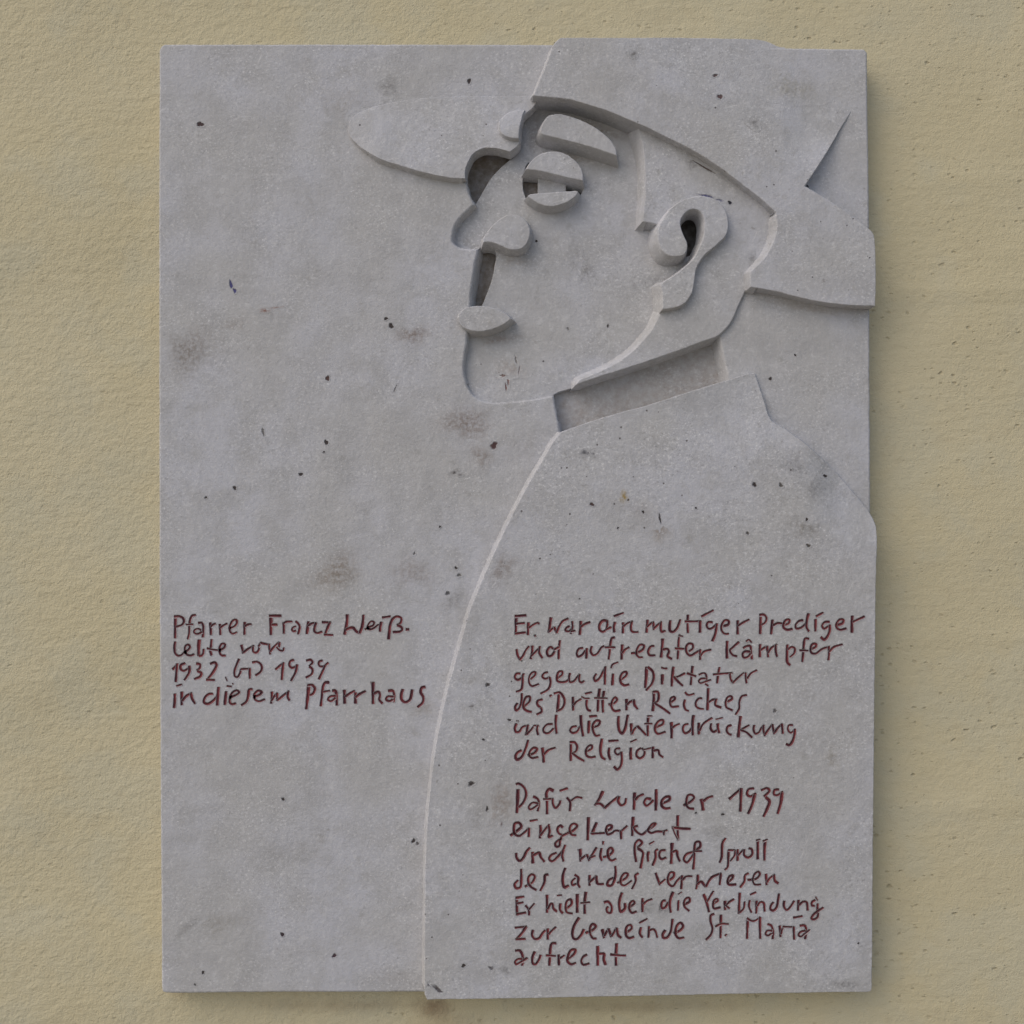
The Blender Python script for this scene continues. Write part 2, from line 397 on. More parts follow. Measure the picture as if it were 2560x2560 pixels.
def plaster_material():
    m = bpy.data.materials.new('yellow_lime_plaster')
    m.use_nodes = True
    T = NT(m.node_tree)
    b = m.node_tree.nodes['Principled BSDF']
    tc = T.new('ShaderNodeTexCoord')
    P = T.mapping(tc.outputs['Object'], scale=(1 / S, 1 / S, 1 / S))
    n1 = T.noise(P, 0.0022, 4, 0.55)
    n2 = T.noise(T.mapping(P, loc=(90, 0, 400)), 0.006, 4, 0.55)
    c = T.mix(T.ramp(n1, 0.35, 0.65), (0.545, 0.484, 0.318), (0.555, 0.498, 0.338))
    c = T.mix(T.ramp(n2, 0.45, 0.65, 0, 0.8), c, (0.525, 0.484, 0.343))
    n3 = T.noise(T.mapping(P, loc=(700, 0, 100)), 0.02, 4, 0.6)
    c = T.mix(T.ramp(n3, 0.55, 0.75, 0, 0.25), c, (0.42, 0.36, 0.24))
    # pits: drawn out sideways by the float, more of them to the right
    Pd = T.new('ShaderNodeVectorMath', operation='MULTIPLY_ADD')
    nz = T.new('ShaderNodeTexNoise')
    T.link(P, nz.inputs['Vector'])
    nz.inputs['Scale'].default_value = 0.06
    T.link(nz.outputs['Color'], Pd.inputs[0])
    Pd.inputs[1].default_value = (12, 0, 12)
    T.link(P, Pd.inputs[2])
    Pf = T.new('ShaderNodeVectorMath', operation='MULTIPLY')
    T.link(Pd.outputs[0], Pf.inputs[0])
    Pf.inputs[1].default_value = (0.62, 0, 1)
    v = T.voro(Pf.outputs[0], 0.048)
    sp = T.new('ShaderNodeSeparateColor')
    T.link(v.outputs['Color'], sp.inputs[0])
    r = T.ramp(sp.outputs[0], 0.40, 1.0, 0.0, 0.24, smooth=False)
    pit = T.ramp(T.math('SUBTRACT', r, v.outputs['Distance']), -0.05, 0.14)
    v2 = T.voro(T.mapping(Pf.outputs[0], loc=(500, 0, 20)), 0.075)
    sp2 = T.new('ShaderNodeSeparateColor')
    T.link(v2.outputs['Color'], sp2.inputs[0])
    r2 = T.ramp(sp2.outputs[0], 0.30, 1.0, 0.0, 0.28, smooth=False)
    pit2 = T.ramp(T.math('SUBTRACT', r2, v2.outputs['Distance']), -0.05, 0.16)
    pz = T.ramp(T.noise(T.mapping(P, loc=(5, 0, 900)), 0.005, 3, 0.6), 0.35, 0.6, 0.3, 1.0)
    sxp = T.new('ShaderNodeSeparateXYZ')
    T.link(P, sxp.inputs[0])
    pz = T.math('MULTIPLY', pz, T.ramp(sxp.outputs[0], -1000, 500, 0.4, 1.0))
    c = T.mix(T.math('MULTIPLY', T.math('MULTIPLY', pit, pz), 0.36), c, (0.22, 0.175, 0.095))
    c = T.mix(T.math('MULTIPLY', T.math('MULTIPLY', pit2, pz), 0.36), c, (0.24, 0.195, 0.11))
    # brown run-off under the lower corner of the coat, and traces along the foot of the slab
    for (x, y, rx, ry, st) in ((1078, 2545, 62, 46, 0.75), (1120, 2590, 120, 60, 0.28), (840, 2545, 340, 26, 0.34), (1600, 2548, 420, 24, 0.30), (420, 2500, 30, 40, 0.4)):
        mp = T.new('ShaderNodeMapping', vector_type='TEXTURE')
        T.link(Pd.outputs[0], mp.inputs[0])
        mp.inputs['Location'].default_value = (x - CX + 6, 0, CY - y + 6)
        mp.inputs['Scale'].default_value = (rx, 1e6, ry)
        ln = T.new('ShaderNodeVectorMath', operation='LENGTH')
        T.link(mp.outputs[0], ln.inputs[0])
        f = T.math('MULTIPLY', T.ramp(ln.outputs['Value'], 1.1, 0.0, 0.0, st), T.ramp(n3, 0.3, 0.65, 0.45, 1.0))
        c = T.mix(f, c, (0.17, 0.105, 0.06))
    T.link(c, b.inputs['Base Color'])
    # roughcast relief: lumpy on the left, floated smoother on the right
    sx = T.new('ShaderNodeSeparateXYZ')
    T.link(P, sx.inputs[0])
    rough = T.ramp(T.math('ADD', sx.outputs[0], T.math('MULTIPLY', T.math('SUBTRACT', n1, 0.5), 900)), -900, 1000, 1.0, 0.62)
    P2 = T.mapping(P, rot=(0, 0.5, 0))
    P3 = T.mapping(P2, scale=(0.8, 1, 1.1))
    lum = T.math('MULTIPLY', T.noise(P3, 0.055, 2, 0.5), 4.4)
    lum = T.math('ADD', lum, T.math('MULTIPLY', T.noise(P, 0.13, 1, 0.5), 2.0))
    strk = T.math('MULTIPLY', T.noise(T.mapping(P, scale=(0.18, 1, 1)), 0.06, 3, 0.5), 2.4)
    h = T.math('MULTIPLY', lum, rough)
    h = T.math('ADD', h, strk)
    h = T.math('ADD', h, T.math('MULTIPLY', T.noise(P, 0.27, 2, 0.65), 2.3))
    h = T.math('SUBTRACT', h, T.math('MULTIPLY', T.math('MULTIPLY', pit, pz), 4.0))
    h = T.math('SUBTRACT', h, T.math('MULTIPLY', T.math('MULTIPLY', pit2, pz), 2.0))
    bp = T.new('ShaderNodeBump')
    bp.inputs['Strength'].default_value = 0.75
    bp.inputs['Distance'].default_value = S * 1.0
    T.link(h, bp.inputs['Height'])
    T.link(bp.outputs[0], b.inputs['Normal'])
    b.inputs['Roughness'].default_value = 0.9
    b.inputs['Specular IOR Level'].default_value = 0.15
    return m

M_STONE = stone_material()
M_GRIME = hollow_floor_material()
M_SHADED_GRIME = hollow_floor_material('sooty_limestone', (0.045, 0.036, 0.028), 0.75, 0.97)  # ear hollow: grime colour taken near black to paint in the hole's shade
M_BROWNISH = hollow_floor_material('dusty_limestone', (0.24, 0.195, 0.155), 0.12, 0.5)  # neck floor: stone tinted browner and darker
M_PAINT = paint_material()
M_PLASTER = plaster_material()

# ------------------------------------------------------------------ helpers: outlines and solids
def catmull(P, closed, step):
    P = np.asarray(P, float)
    n = len(P)
    out = []
    segs = n if closed else n - 1
    for i in range(segs):
        p1, p2 = P[i], P[(i + 1) % n]
        p0 = P[(i - 1) % n] if (closed or i > 0) else 2 * p1 - p2
        p3 = P[(i + 2) % n] if (closed or i + 2 < n) else 2 * p2 - p1
        # centripetal parametrisation
        t1 = max(np.linalg.norm(p1 - p0), 1e-6) ** 0.5
        t2 = t1 + max(np.linalg.norm(p2 - p1), 1e-6) ** 0.5
        t3 = t2 + max(np.linalg.norm(p3 - p2), 1e-6) ** 0.5
        k = max(1, int(round(np.linalg.norm(p2 - p1) / step)))
        for j in range(k):
            t = t1 + (t2 - t1) * j / k
            a1 = p0 * (t1 - t) / t1 + p1 * t / t1
            a2 = p1 * (t2 - t) / (t2 - t1) + p2 * (t - t1) / (t2 - t1)
            a3 = p2 * (t3 - t) / (t3 - t2) + p3 * (t - t2) / (t3 - t2)
            b1 = a1 * (t2 - t) / t2 + a2 * t / t2
            b2 = a2 * (t3 - t) / (t3 - t1) + a3 * (t - t1) / (t3 - t1)
            out.append(b1 * (t2 - t) / (t2 - t1) + b2 * (t - t1) / (t2 - t1))
    if not closed:
        out.append(P[-1])
    return np.array(out)

def outline(spec, step=4.0):
    """'x,y x,y! ...' -> closed polyline in drawing units; ! keeps a corner sharp."""
    pts, cor = [], []
    for tok in spec.split():
        c = tok.endswith('!')
        x, y = tok.rstrip('!').split(',')
        pts.append((float(x), float(y)))
        cor.append(c)
    n = len(pts)
    if not any(cor):
        return catmull(pts, True, step)
    k0 = cor.index(True)
    pts = pts[k0:] + pts[:k0]
    cor = cor[k0:] + cor[:k0]
    pts.append(pts[0])
    cor.append(True)
    out = []
    i = 0
    while i < n:
        j = i + 1
        while not cor[j]:
            j += 1
        seg = catmull(pts[i:j + 1], False, step)
        out.extend(seg[:-1])
        i = j
    return np.array(out)

def area(P):
    x, y = P[:, 0], P[:, 1]
    return 0.5 * np.sum(x * np.roll(y, -1) - np.roll(x, -1) * y)

def offset(P, d):
    """move each vertex away from the material (loop must run counter-clockwise round it)."""
    a = P - np.roll(P, 1, 0)
    b = np.roll(P, -1, 0) - P
    a /= np.maximum(np.linalg.norm(a, axis=1, keepdims=True), 1e-9)
    b /= np.maximum(np.linalg.norm(b, axis=1, keepdims=True), 1e-9)
    na = np.stack([a[:, 1], -a[:, 0]], 1)
    nb = np.stack([b[:, 1], -b[:, 0]], 1)
    m = na + nb
    l2 = np.sum(m * m, 1, keepdims=True)
    m = np.where(l2 > 1e-6, 2 * m / np.maximum(l2, 0.9), na)
    return P + m * np.asarray(d, float).reshape(-1, 1)

def inside(P, q):
    x, y = q[:, 0], q[:, 1]
    if len(q) == 1:
        Pn = np.roll(P, -1, 0)
        c = (P[:, 1] > y[0]) != (Pn[:, 1] > y[0])
        xi = (Pn[:, 0] - P[:, 0]) * (y[0] - P[:, 1]) / (Pn[:, 1] - P[:, 1] + 1e-12) + P[:, 0]
        return np.array([np.count_nonzero(c & (x[0] < xi)) % 2 == 1])
    r = np.zeros(len(q), bool)
    for i in range(len(P)):
        x1, y1 = P[i]
        x2, y2 = P[(i + 1) % len(P)]
        c = (y1 > y) != (y2 > y)
        if c.any():
            r ^= c & (x < (x2 - x1) * (y - y1) / (y2 - y1 + 1e-12) + x1)
    return r

def mindist(P, q):
    d = np.full(len(q), 1e9)
    for i in range(0, len(P)):
        d = np.minimum(d, np.hypot(q[:, 0] - P[i, 0], q[:, 1] - P[i, 1]))
    return d

def fn(v):
    return v if callable(v) else (lambda x, y, v=v: np.full(np.shape(x), float(v)))

def place(P, z):
    """drawing point traced at depth z -> plaque-local metres"""
    z = np.asarray(z, float)
    k = (D - z) / D
    return np.stack([(P[:, 0] - CX) * k, (CY - P[:, 1]) * k], 1)

def new_object(name, me, mat, parent=None):
    o = bpy.data.objects.new(name, me)
    COL.objects.link(o)
    if mat:
        me.materials.append(mat)
    if parent:
        o.parent = parent
    return o

def solid(name, loops, ztop, mat, parent, zbase=-52.0, draft=0.2, r=1.8, grid=0, jitter=0.35, own=None):
    """a carved block: outlines traced on its front face, walls drafted down to zbase, a worn arris of radius r.
    loops[0] is the outer edge, the others are holes cut through it."""
    ztop, draft = fn(ztop), fn(draft)
    V, F = [], []
    def depth_at(X, Y):
        # outlines and depths are given where the lens sees them; undo the parallax of the raised face
        z = 0.0
        for _ in range(4):
            k = D / (D - z)
            z = float(ztop(np.array([X * k + CX]), np.array([CY - Y * k]))[0])
        return z
    cap_loops = []
    for li, L in enumerate(loops):
        P = outline(L) if isinstance(L, str) else np.array(L, float)
        zt = ztop(P[:, 0], P[:, 1])
        dr = draft(P[:, 0], P[:, 1])
        Q = place(P, zt)
        if (area(Q) > 0) != (li == 0):
            Q, zt, dr, P = Q[::-1].copy(), zt[::-1].copy(), dr[::-1].copy(), P[::-1].copy()
        n = len(Q)
        if jitter:
            w = np.convolve(np.tile(rng.normal(0, 1, n), 3), np.ones(3) / 3, 'same')[n:2 * n]
            w2 = np.convolve(np.tile(rng.normal(0, 1, n), 3), np.ones(11) / 11, 'same')[n:2 * n]
            Q = offset(Q, jitter * (w + 1.6 * w2))
        rings = [
            (offset(Q, dr * (zt - zbase)), np.full(n, zbase)),
            (offset(Q, dr * r), zt - r),
            (offset(Q, -0.12 * r), zt - 0.55 * r),
            (offset(Q, -0.45 * r), zt - 0.16 * r),
            (offset(Q, -1.0 * r), zt),
        ]
        base = len(V)
        for (R, z) in rings:
            V.extend([(p[0] * S, -zz * S, p[1] * S) for p, zz in zip(R, z)])
        for k in range(4):
            for i in range(n):
                j = (i + 1) % n
                F.append((base + k * n + i, base + k * n + j, base + (k + 1) * n + j, base + (k + 1) * n + i))
        cap_loops.append((base + 4 * n, rings[4][0], rings[4][1]))
    # cap
    cv, ce, cid = [], [], []
    for (b0, R, z) in cap_loops:
        s0 = len(cv)
        n = len(R)
        cv.extend([Vector((float(p[0]), float(p[1]))) for p in R])
        cid.extend([b0 + i for i in range(n)])
        ce.extend([(s0 + i, s0 + (i + 1) % n) for i in range(n)])
    if grid:
        R0 = cap_loops[0][1]
        xs = np.arange(R0[:, 0].min() + grid * .5, R0[:, 0].max(), grid)
        ys = np.arange(R0[:, 1].min() + grid * .5, R0[:, 1].max(), grid)
        gx, gy = np.meshgrid(xs, ys)
        q = np.stack([gx.ravel(), gy.ravel()], 1)
        ok = inside(R0, q) & (mindist(R0, q) > grid * 0.4)
        for (b0, R, z) in cap_loops[1:]:
            ok &= ~inside(R, q) & (mindist(R, q) > grid * 0.4)
        for p in q[ok]:
            zz = depth_at(p[0], p[1])
            cid.append(len(V))
            V.append((p[0] * S, -zz * S, p[1] * S))
            cv.append(Vector((float(p[0]), float(p[1]))))
    ov, oe, of, olv, ole, olf = delaunay_2d_cdt(cv, ce, [], 0 if len(cap_loops) > 1 else 1, 1e-4)
    if len(cap_loops) > 1:                      # keep what lies inside the outer loop and outside the holes
        cen = np.array([[sum(ov[i].x for i in f) / len(f), sum(ov[i].y for i in f) / len(f)] for f in of])
        keep = inside(cap_loops[0][1], cen)
        for (b0, R, z) in cap_loops[1:]:
            keep &= ~inside(R, cen)
        of = [f for f, k in zip(of, keep) if k]
    idx = []
    for k, p in enumerate(ov):
        if olv[k]:
            idx.append(cid[olv[k][0]])
        else:
            zz = depth_at(p[0], p[1])
            idx.append(len(V))
            V.append((p[0] * S, -zz * S, p[1] * S))
    for f in of:
        g = [idx[i] for i in f]
        if len(set(g)) >= 3:
            a, b, c = (V[g[0]], V[g[1]], V[g[2]])
            cr = (b[0] - a[0]) * (c[2] - a[2]) - (b[2] - a[2]) * (c[0] - a[0])
            F.append(tuple(g) if cr > 0 else tuple(g[::-1]))
    n_body = len(V)
    SA, SC, PA = [0.0] * n_body, [(0, 0, 0, 1)] * n_body, [0.0] * n_body
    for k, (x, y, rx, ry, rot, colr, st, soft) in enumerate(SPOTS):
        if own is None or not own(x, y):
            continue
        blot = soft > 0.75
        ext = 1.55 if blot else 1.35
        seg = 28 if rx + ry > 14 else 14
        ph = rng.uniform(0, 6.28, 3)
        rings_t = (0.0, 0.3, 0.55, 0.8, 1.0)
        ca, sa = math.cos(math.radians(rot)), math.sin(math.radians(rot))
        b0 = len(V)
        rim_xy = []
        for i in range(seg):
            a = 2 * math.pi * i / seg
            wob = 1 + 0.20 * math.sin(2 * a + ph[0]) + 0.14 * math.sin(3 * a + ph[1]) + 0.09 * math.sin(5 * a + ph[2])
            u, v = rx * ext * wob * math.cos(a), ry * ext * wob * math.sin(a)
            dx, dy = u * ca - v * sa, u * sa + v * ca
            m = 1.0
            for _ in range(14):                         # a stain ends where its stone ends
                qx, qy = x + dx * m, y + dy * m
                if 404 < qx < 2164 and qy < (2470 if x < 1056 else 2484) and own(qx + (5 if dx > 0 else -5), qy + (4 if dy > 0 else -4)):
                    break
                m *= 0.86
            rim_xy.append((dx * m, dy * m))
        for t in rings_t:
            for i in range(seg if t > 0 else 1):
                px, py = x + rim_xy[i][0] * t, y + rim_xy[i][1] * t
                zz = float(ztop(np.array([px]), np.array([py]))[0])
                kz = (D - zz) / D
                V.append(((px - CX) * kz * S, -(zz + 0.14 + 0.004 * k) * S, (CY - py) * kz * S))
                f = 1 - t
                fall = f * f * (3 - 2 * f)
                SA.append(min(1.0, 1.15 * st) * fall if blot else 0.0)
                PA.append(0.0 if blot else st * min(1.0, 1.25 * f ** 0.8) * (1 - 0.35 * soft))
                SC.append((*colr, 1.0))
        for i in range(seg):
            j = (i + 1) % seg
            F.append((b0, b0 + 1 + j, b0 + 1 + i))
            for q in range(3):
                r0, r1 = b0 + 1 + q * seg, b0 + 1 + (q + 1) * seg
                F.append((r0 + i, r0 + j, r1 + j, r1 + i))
    me = bpy.data.meshes.new(name)
    me.from_pydata(V, [], F)
    me.attributes.new('stain_amount', 'FLOAT', 'POINT').data.foreach_set('value', SA)
    me.attributes.new('pit_amount', 'FLOAT', 'POINT').data.foreach_set('value', PA)
    me.attributes.new('stain_colour', 'FLOAT_COLOR', 'POINT').data.foreach_set('color', np.array(SC, float).ravel())
    me.update()
    for p in me.polygons:
        p.use_smooth = True
    me.set_sharp_from_angle(angle=math.radians(38))
    # the dressed face stays flat up to its arris
    rim = np.zeros(len(V), bool)
    for (b0, R, z) in cap_loops:
        rim[b0:b0 + len(R)] = True
    ev = np.zeros(len(me.edges) * 2, int)
    me.edges.foreach_get('vertices', ev)
    ev = ev.reshape(-1, 2)
    shp = me.attributes.get('sharp_edge') or me.attributes.new('sharp_edge', 'BOOLEAN', 'EDGE')
    cur = np.zeros(len(me.edges), bool)
    shp.data.foreach_get('value', cur)
    cur |= rim[ev[:, 0]] & rim[ev[:, 1]]
    shp.data.foreach_set('value', cur)
    return new_object(name, me, mat, parent)

def in_loop(spec):
    P = outline(spec, 12.0)
    return lambda x, y: bool(inside(P, np.array([[x, y]], float))[0])

def sstep(x, a, b):
    t = np.clip((np.asarray(x, float) - a) / (b - a), 0, 1)
    return t * t * (3 - 2 * t)

# ------------------------------------------------------------------ things
plaque = bpy.data.objects.new('relief_plaque', None)
COL.objects.link(plaque)
plaque.location = (0, 0, HZ)
plaque.empty_display_size = 0.1
plaque['label'] = 'grey limestone memorial plaque carved with a man in a brimmed hat and red-brown lettering'
plaque['category'] = 'plaque'

# ---- outlines (drawing units, y down)
SLAB = ("398,124! 404,114 412,110! 700,110 1060,110 1400,111 1700,111 1948,119 2150,122! 2160,123 2168,131! "
        "2173,500 2175,900 2176.5,1300 2176,2000 2174,2464! 2172,2471 2164,2474! 1700,2476 1300,2479 1060,2481! "
        "780,2481 600,2482 415,2484! 407,2481 404,2474! 402,2200 398,1500 397,900 397,460")
HOLE = ("1420,244 1365,250 1332,262 1308,280 1294,298 1290,318 1287,340 1288,354 1279,362 1268,368 1248,363 1230,358 "
        "1205,360 1180,374 1163,398 1156,430 1160,452! 1165,455 1173,483 1186,511! 1179,517 1166.5,529 1148,548 1137,566.5 1132,588 "
        "1132,604 1138.5,613 1154,621 1173,622.4 1194.5,623! 1194.5,630 1188,656.6 1182,697 1177,734 1176,765 "
        "1168,833 1166,864 1160.6,895 1159,926 1164,951 1174.5,976 1193,994.5 1218,1004 1249,1006 1286,1004 "
        "1333,997.6 1384,988.5! 1391,1032 1400,1080! 1420,1092 1600,1040 1826,972! 1808,894 1799,847! 1775,800 "
        "1800,700 1830,600 1800,480 1700,380 1600,320 1500,275")
FACE = ("1400,225 1310,240 1275,285 1272,330 1273,366! 1297,381! 1272,402 1247,424 1226,448 1204,486 1187,513! "
        "1168,500! 1130,535 1105,570 1100,610 1125,645! 1188,634! 1203,617 1217,611! 1240,634 1236.5,666 1230,697 1219.5,728 1207,759 "
        "1190,795! 1140,800! 1128,930 1150,1000 1200,1035 1290,1035 1376,1012! 1382,989 1437,968! 1490,935 1600,870 "
        "1690,770 1770,680 1800,600 1780,500 1640,340 1560,270")
EAR_HOLE = ("1736,515 1716,520 1700,535 1692,552 1695,575 1704,598 1710,622 1706,640 1722,640 1742,622 1756,600 1764,568 1762,544 1752,524")
EYE_HOLE = ("1318,410 1309,440 1307,460 1309,478 1315,496! 1330,500 1385,500 1435,492 1453,486! 1457.5,470 1457,440 1440,410 1400,392 1350,394")
HAIR = ("1590,290! 1598,333 1607.5,371 1612,433 1612,495 1606,554! 1646,562 1662,566! 1680,535 1712,512 1745,508 1785,530 1790,570 "
        "1778,608 1752,645 1715,680 1672,712! 1655,712! 1656,730 1656,765 1650,780 1634,817 1609,848.5 1578,879.5 1547,903 1510,923 "
        "1473,938.6 1447,951 1441,961! 1504,940 1597,910.6 1700,875 1755,853.5 1792.6,841 1814,822 1830,800.7 1845,766.5 "
        "1858,738.6 1868,720 1885,690! 1960,600! 1950,520! 1800,400 1700,330")
EAR = ("1755,490 1774,493 1792.6,502.5 1811,521 1819,543 1821,568 1814,589.5 1799,605 1780,622 1761.5,637.6 1749,655 1741,673 1737,698 "
       "1732,723 1723,745 1705.6,762 1684,769.6 1656,773! 1656,742 1652,711! 1665,700 1687,687 1712,667 1733.6,645 1749,617 1758,596 "
       "1761.5,568 1760,546 1752,530.5 1736.7,523 1721,526 1709,537 1701,552 1702.5,571 1710,589.5 1718,608 1718,623.6 1709,637.6 "
       "1690,641 1668,637.6 1656,627 1648,611 1645,586 1650,561.5 1662,540 1681,518 1705.6,501 1730,493")
HAT = ("1402,94! 1385,110 1368,153 1350,197 1333,239! 1378,243 1424,249 1471,262 1517,276 1564,296 1611,315 1673,346 1735,377 1797,417 "
       "1859,464 1900,495 1940,531! 1942,574 1934,602 1917,636 1895,661 1876,680! 1876,717! 1942,729 2004,745 2066,757 2128,763 2188,765! "
       "2190,710 2188,617 2185,588! 2178,577 2160,563 2119,532 2073,501 2012,465! 2042,420 2073,371 2104,318 2129,277 2137,250! "
       "1960,118! 1948,117 1924,106 1899,99 1860,97 1700,94 1550,94")
BRIM = ("871,318 874.5,302.5 890,287 924,271 974,257.5 1033,248 1095,243.5 1157,241 1235,240 1328,241! 1345,250! 1328,273 1316,282 1306,296 "
        "1300,315 1297,337 1298.5,358 1288,369 1275,379! 1257,374 1232,369 1207,371 1185,383 1170,405 1162,430 1163,446! 1135.5,445 "
        "1095,439 1048.5,428 1002,414 955,399 915,377 884,352 873,333.6")
COAT = ("1404,1079! 1385,1102 1366,1134 1342,1174 1317,1217 1289,1270 1264,1320 1239,1373 1217,1422 1196,1472 1174,1528 1158,1584 "
        "1138,1652 1120,1720 1104,1790 1090,1860 1079,1940 1070,2030 1064.5,2120 1062,2250 1061,2400 1061,2486! 1068,2499! 1250,2497 1550,2491 "
        "1900,2484 2168,2480! 2177,2478 2180,2468! 2182,2200 2186,1800 2190,1450 2192,1335 2188,1310 2171,1278 2128,1225 2091,1182 2060,1151 2019,1114 "
        "1973,1080 1929,1052! 1920,1036 1911,1005 1901,974 1893,949 1887,934! 1873,934 1817,951 1724,979 1600,1019 1566,1027 1473,1055")
IN_HOLE, IN_COAT, IN_HAT, IN_BRIM, IN_FACE, IN_HAIR = (in_loop(q) for q in (HOLE, COAT, HAT, BRIM, FACE, HAIR))

# ---- slab, cut through where the head is let into it
def hole_draft(x, y):
    d = np.full(np.shape(x), 0.20)
    d = np.where((x < 420) | (x > 2140) | (y < 135) | (y > 2460), 0.0, d)
    d = np.where((y > 240) & (y < 500) & (x < 1440) & (x > 1100), 0.10, d)
    d = np.where((y > 960) & (x < 1395) & (x > 1100) & (y < 1100), 0.05, d)
    d = np.where((y > 800) & (x > 1780) & (x < 1840) & (y < 980), 0.30, d)
    return d
def on_slab(x, y):
    return not (IN_HOLE(x, y) or IN_COAT(x, y) or IN_HAT(x, y) or IN_BRIM(x, y))
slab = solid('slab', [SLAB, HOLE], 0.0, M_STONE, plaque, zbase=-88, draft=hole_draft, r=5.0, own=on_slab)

# ---- deep floors behind the openings
def floor_sheet(name, x0, y0, x1, y1, z, mat, parent):
    q = place(np.array([(x0, y0), (x1, y0), (x1, y1), (x0, y1)], float), np.zeros(4))
    me = bpy.data.meshes.new(name)
    V = [(p[0] * S, -z * S, p[1] * S) for p in q] + [(p[0] * S, -(z - 12) * S, p[1] * S) for p in q]
    me.from_pydata(V, [], [(0, 3, 2, 1), (4, 5, 6, 7), (0, 1, 5, 4), (1, 2, 6, 5), (2, 3, 7, 6), (3, 0, 4, 7)])
    bm = bmesh.new()
    bm.from_mesh(me)
    bmesh.ops.recalc_face_normals(bm, faces=bm.faces)
    bm.to_mesh(me)
    bm.free()
    return new_object(name, me, mat, parent)
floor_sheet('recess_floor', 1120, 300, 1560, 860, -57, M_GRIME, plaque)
neck = floor_sheet('neck', 1350, 800, 1870, 1130, -42, M_BROWNISH, plaque)

# ---- face
def face_z(x, y):
    # the chin rises slightly towards the slab face
    return -28.0 - 14.0 * sstep(y, 470, 320) + 12.0 * sstep(y, 830, 1000) * sstep(x, 1560, 1250)
floor_sheet('ear_hollow', 1640, 470, 1800, 700, -59, M_SHADED_GRIME, plaque)
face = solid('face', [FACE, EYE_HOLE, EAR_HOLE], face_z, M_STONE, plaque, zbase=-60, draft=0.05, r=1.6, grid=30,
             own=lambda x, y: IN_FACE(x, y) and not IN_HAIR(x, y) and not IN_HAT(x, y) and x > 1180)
solid('eyebrow', ["1351,327 1359,305 1371,290 1393,285 1424,291 1455,302 1486,318 1511,336 1530,355 1541,377 1541.5,389! "
                  "1502,375 1455,361 1409,349 1371,339.5 1355,335"], 20, M_STONE, face, zbase=-50, draft=0.20)
solid('upper_eyelid', ["1315.5,423! 1323,409 1340,392 1362,381.5 1384,378 1409,383 1430,395.5 1449,414 1457,433 1457.5,452! "
                       "1424,445 1378,434 1337,425"], 14, M_STONE, face, zbase=-50, draft=0.17, r=1.8)
solid('lower_eyelid', ["1320,490 1326,485.5! 1378,481 1440,477! 1444.5,479 1437,492 1418,504 1393,513.5 1371,515.6 1350,510 1334,501"],
      12, M_STONE, face, zbase=-50, draft=0.19, r=1.8)
solid('pupil', ["1345,425! 1415,425! 1415,500! 1345,500!"], -24, M_STONE, face, zbase=-60, draft=0.03, r=1.5)
solid('nostril', ["1208.7,596! 1218,581.6 1232.5,563 1249,548.5 1265.7,539 1282,536.7 1298.8,540 1313,550.6 1322.6,565 1325,581.6 "
                  "1322.6,596 1313,612.7 1301,622 1286,624.5 1270,622 1253,614.7 1236.7,607.5 1222,604.8 1208.7,605.5!"],
      12, M_STONE, face, zbase=-50, draft=0.20)
solid('lips', ["1145,792.6 1151,780 1168,769 1196,764.7 1224,767.8 1249,775.5 1268,786.4 1278.7,797! 1258.5,811 1233.6,822 "
               "1205.6,827.8 1180.8,826.8 1159,819 1148,806.7"], 13, M_STONE, face, zbase=-45, draft=0.20)

# ---- hair and nape
def hair_draft(x, y):
    d = np.full(np.shape(x), 0.20)
    d = np.where((x < 1616) & (y < 560), 0.36, d)
    jaw = (x < 1660) & (y > 705) & (y < 950) & (y < 1925 - 0.66 * x)
    d = np.where((x < 1662) & (y > 720) & (y < 960) & ((x - 1441) * 0.342 + (y - 961) < -2), 0.40, d)
    d = np.where((x > 1800) & (y > 715), 0.25, d)
    return d
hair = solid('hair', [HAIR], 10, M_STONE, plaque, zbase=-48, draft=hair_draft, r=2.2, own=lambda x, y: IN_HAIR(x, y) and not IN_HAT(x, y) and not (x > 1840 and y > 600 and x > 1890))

def ear_draft(x, y):
    d = np.full(np.shape(x), 0.14)
    d = np.where(y < 650, 0.14 + 0.15 * sstep(x, 1700, 1650), d)
    d = np.where((x < 1660) & (y > 705), 0.26, d)
    return d
solid('ear', [EAR], 30, M_STONE, hair, zbase=-34, draft=ear_draft, r=2.0)

# ---- hat: crown with the rear brim, and the front brim fading into the slab
def hat_z(x, y):
    n = np.array([134.0, -185.0]) / math.hypot(134, 185)
    d = -((x - 1955) * n[0] + (y - 119) * n[1])          # distance inside the worn corner line
    t = np.clip((x - 1955) / 185.0, 0, 1)
    w = np.interp(t, [-0.2, 0, 0.10, 0.35, 1], [230, 240, 270, 330, 260])
    q = np.clip(d / w, 0, 1)
    z = -3 + 41 * (0.75 * q + 0.25 * sstep(q, 0, 1))
    m = sstep(y, 330, 462)
    return z * (1 - m) + 38.0 * m
def hat_draft(x, y):
    d = np.full(np.shape(x), 0.03)
    d = np.where((y < 130) & (x > 1390), 0.0, d)
    d = np.where((x < 1405) & (y < 238), 0.22, d)
    d = np.where((x > 2176) & (y > 560), 0.0, d)
    d = np.where((x > 1870) & (x < 1946) & (y > 530) & (y < 720), np.interp(y, [530, 545, 630, 680, 717], [0.2, 0.48, 0.46, 0.36, 0.22]), d)
    d = np.where((x > 2012) & (y > 240) & (y < 560), 0.10, d)
    return d
hat = solid('hat', [HAT], hat_z, M_STONE, plaque, zbase=-52, draft=hat_draft, r=1.8, grid=11, own=IN_HAT)
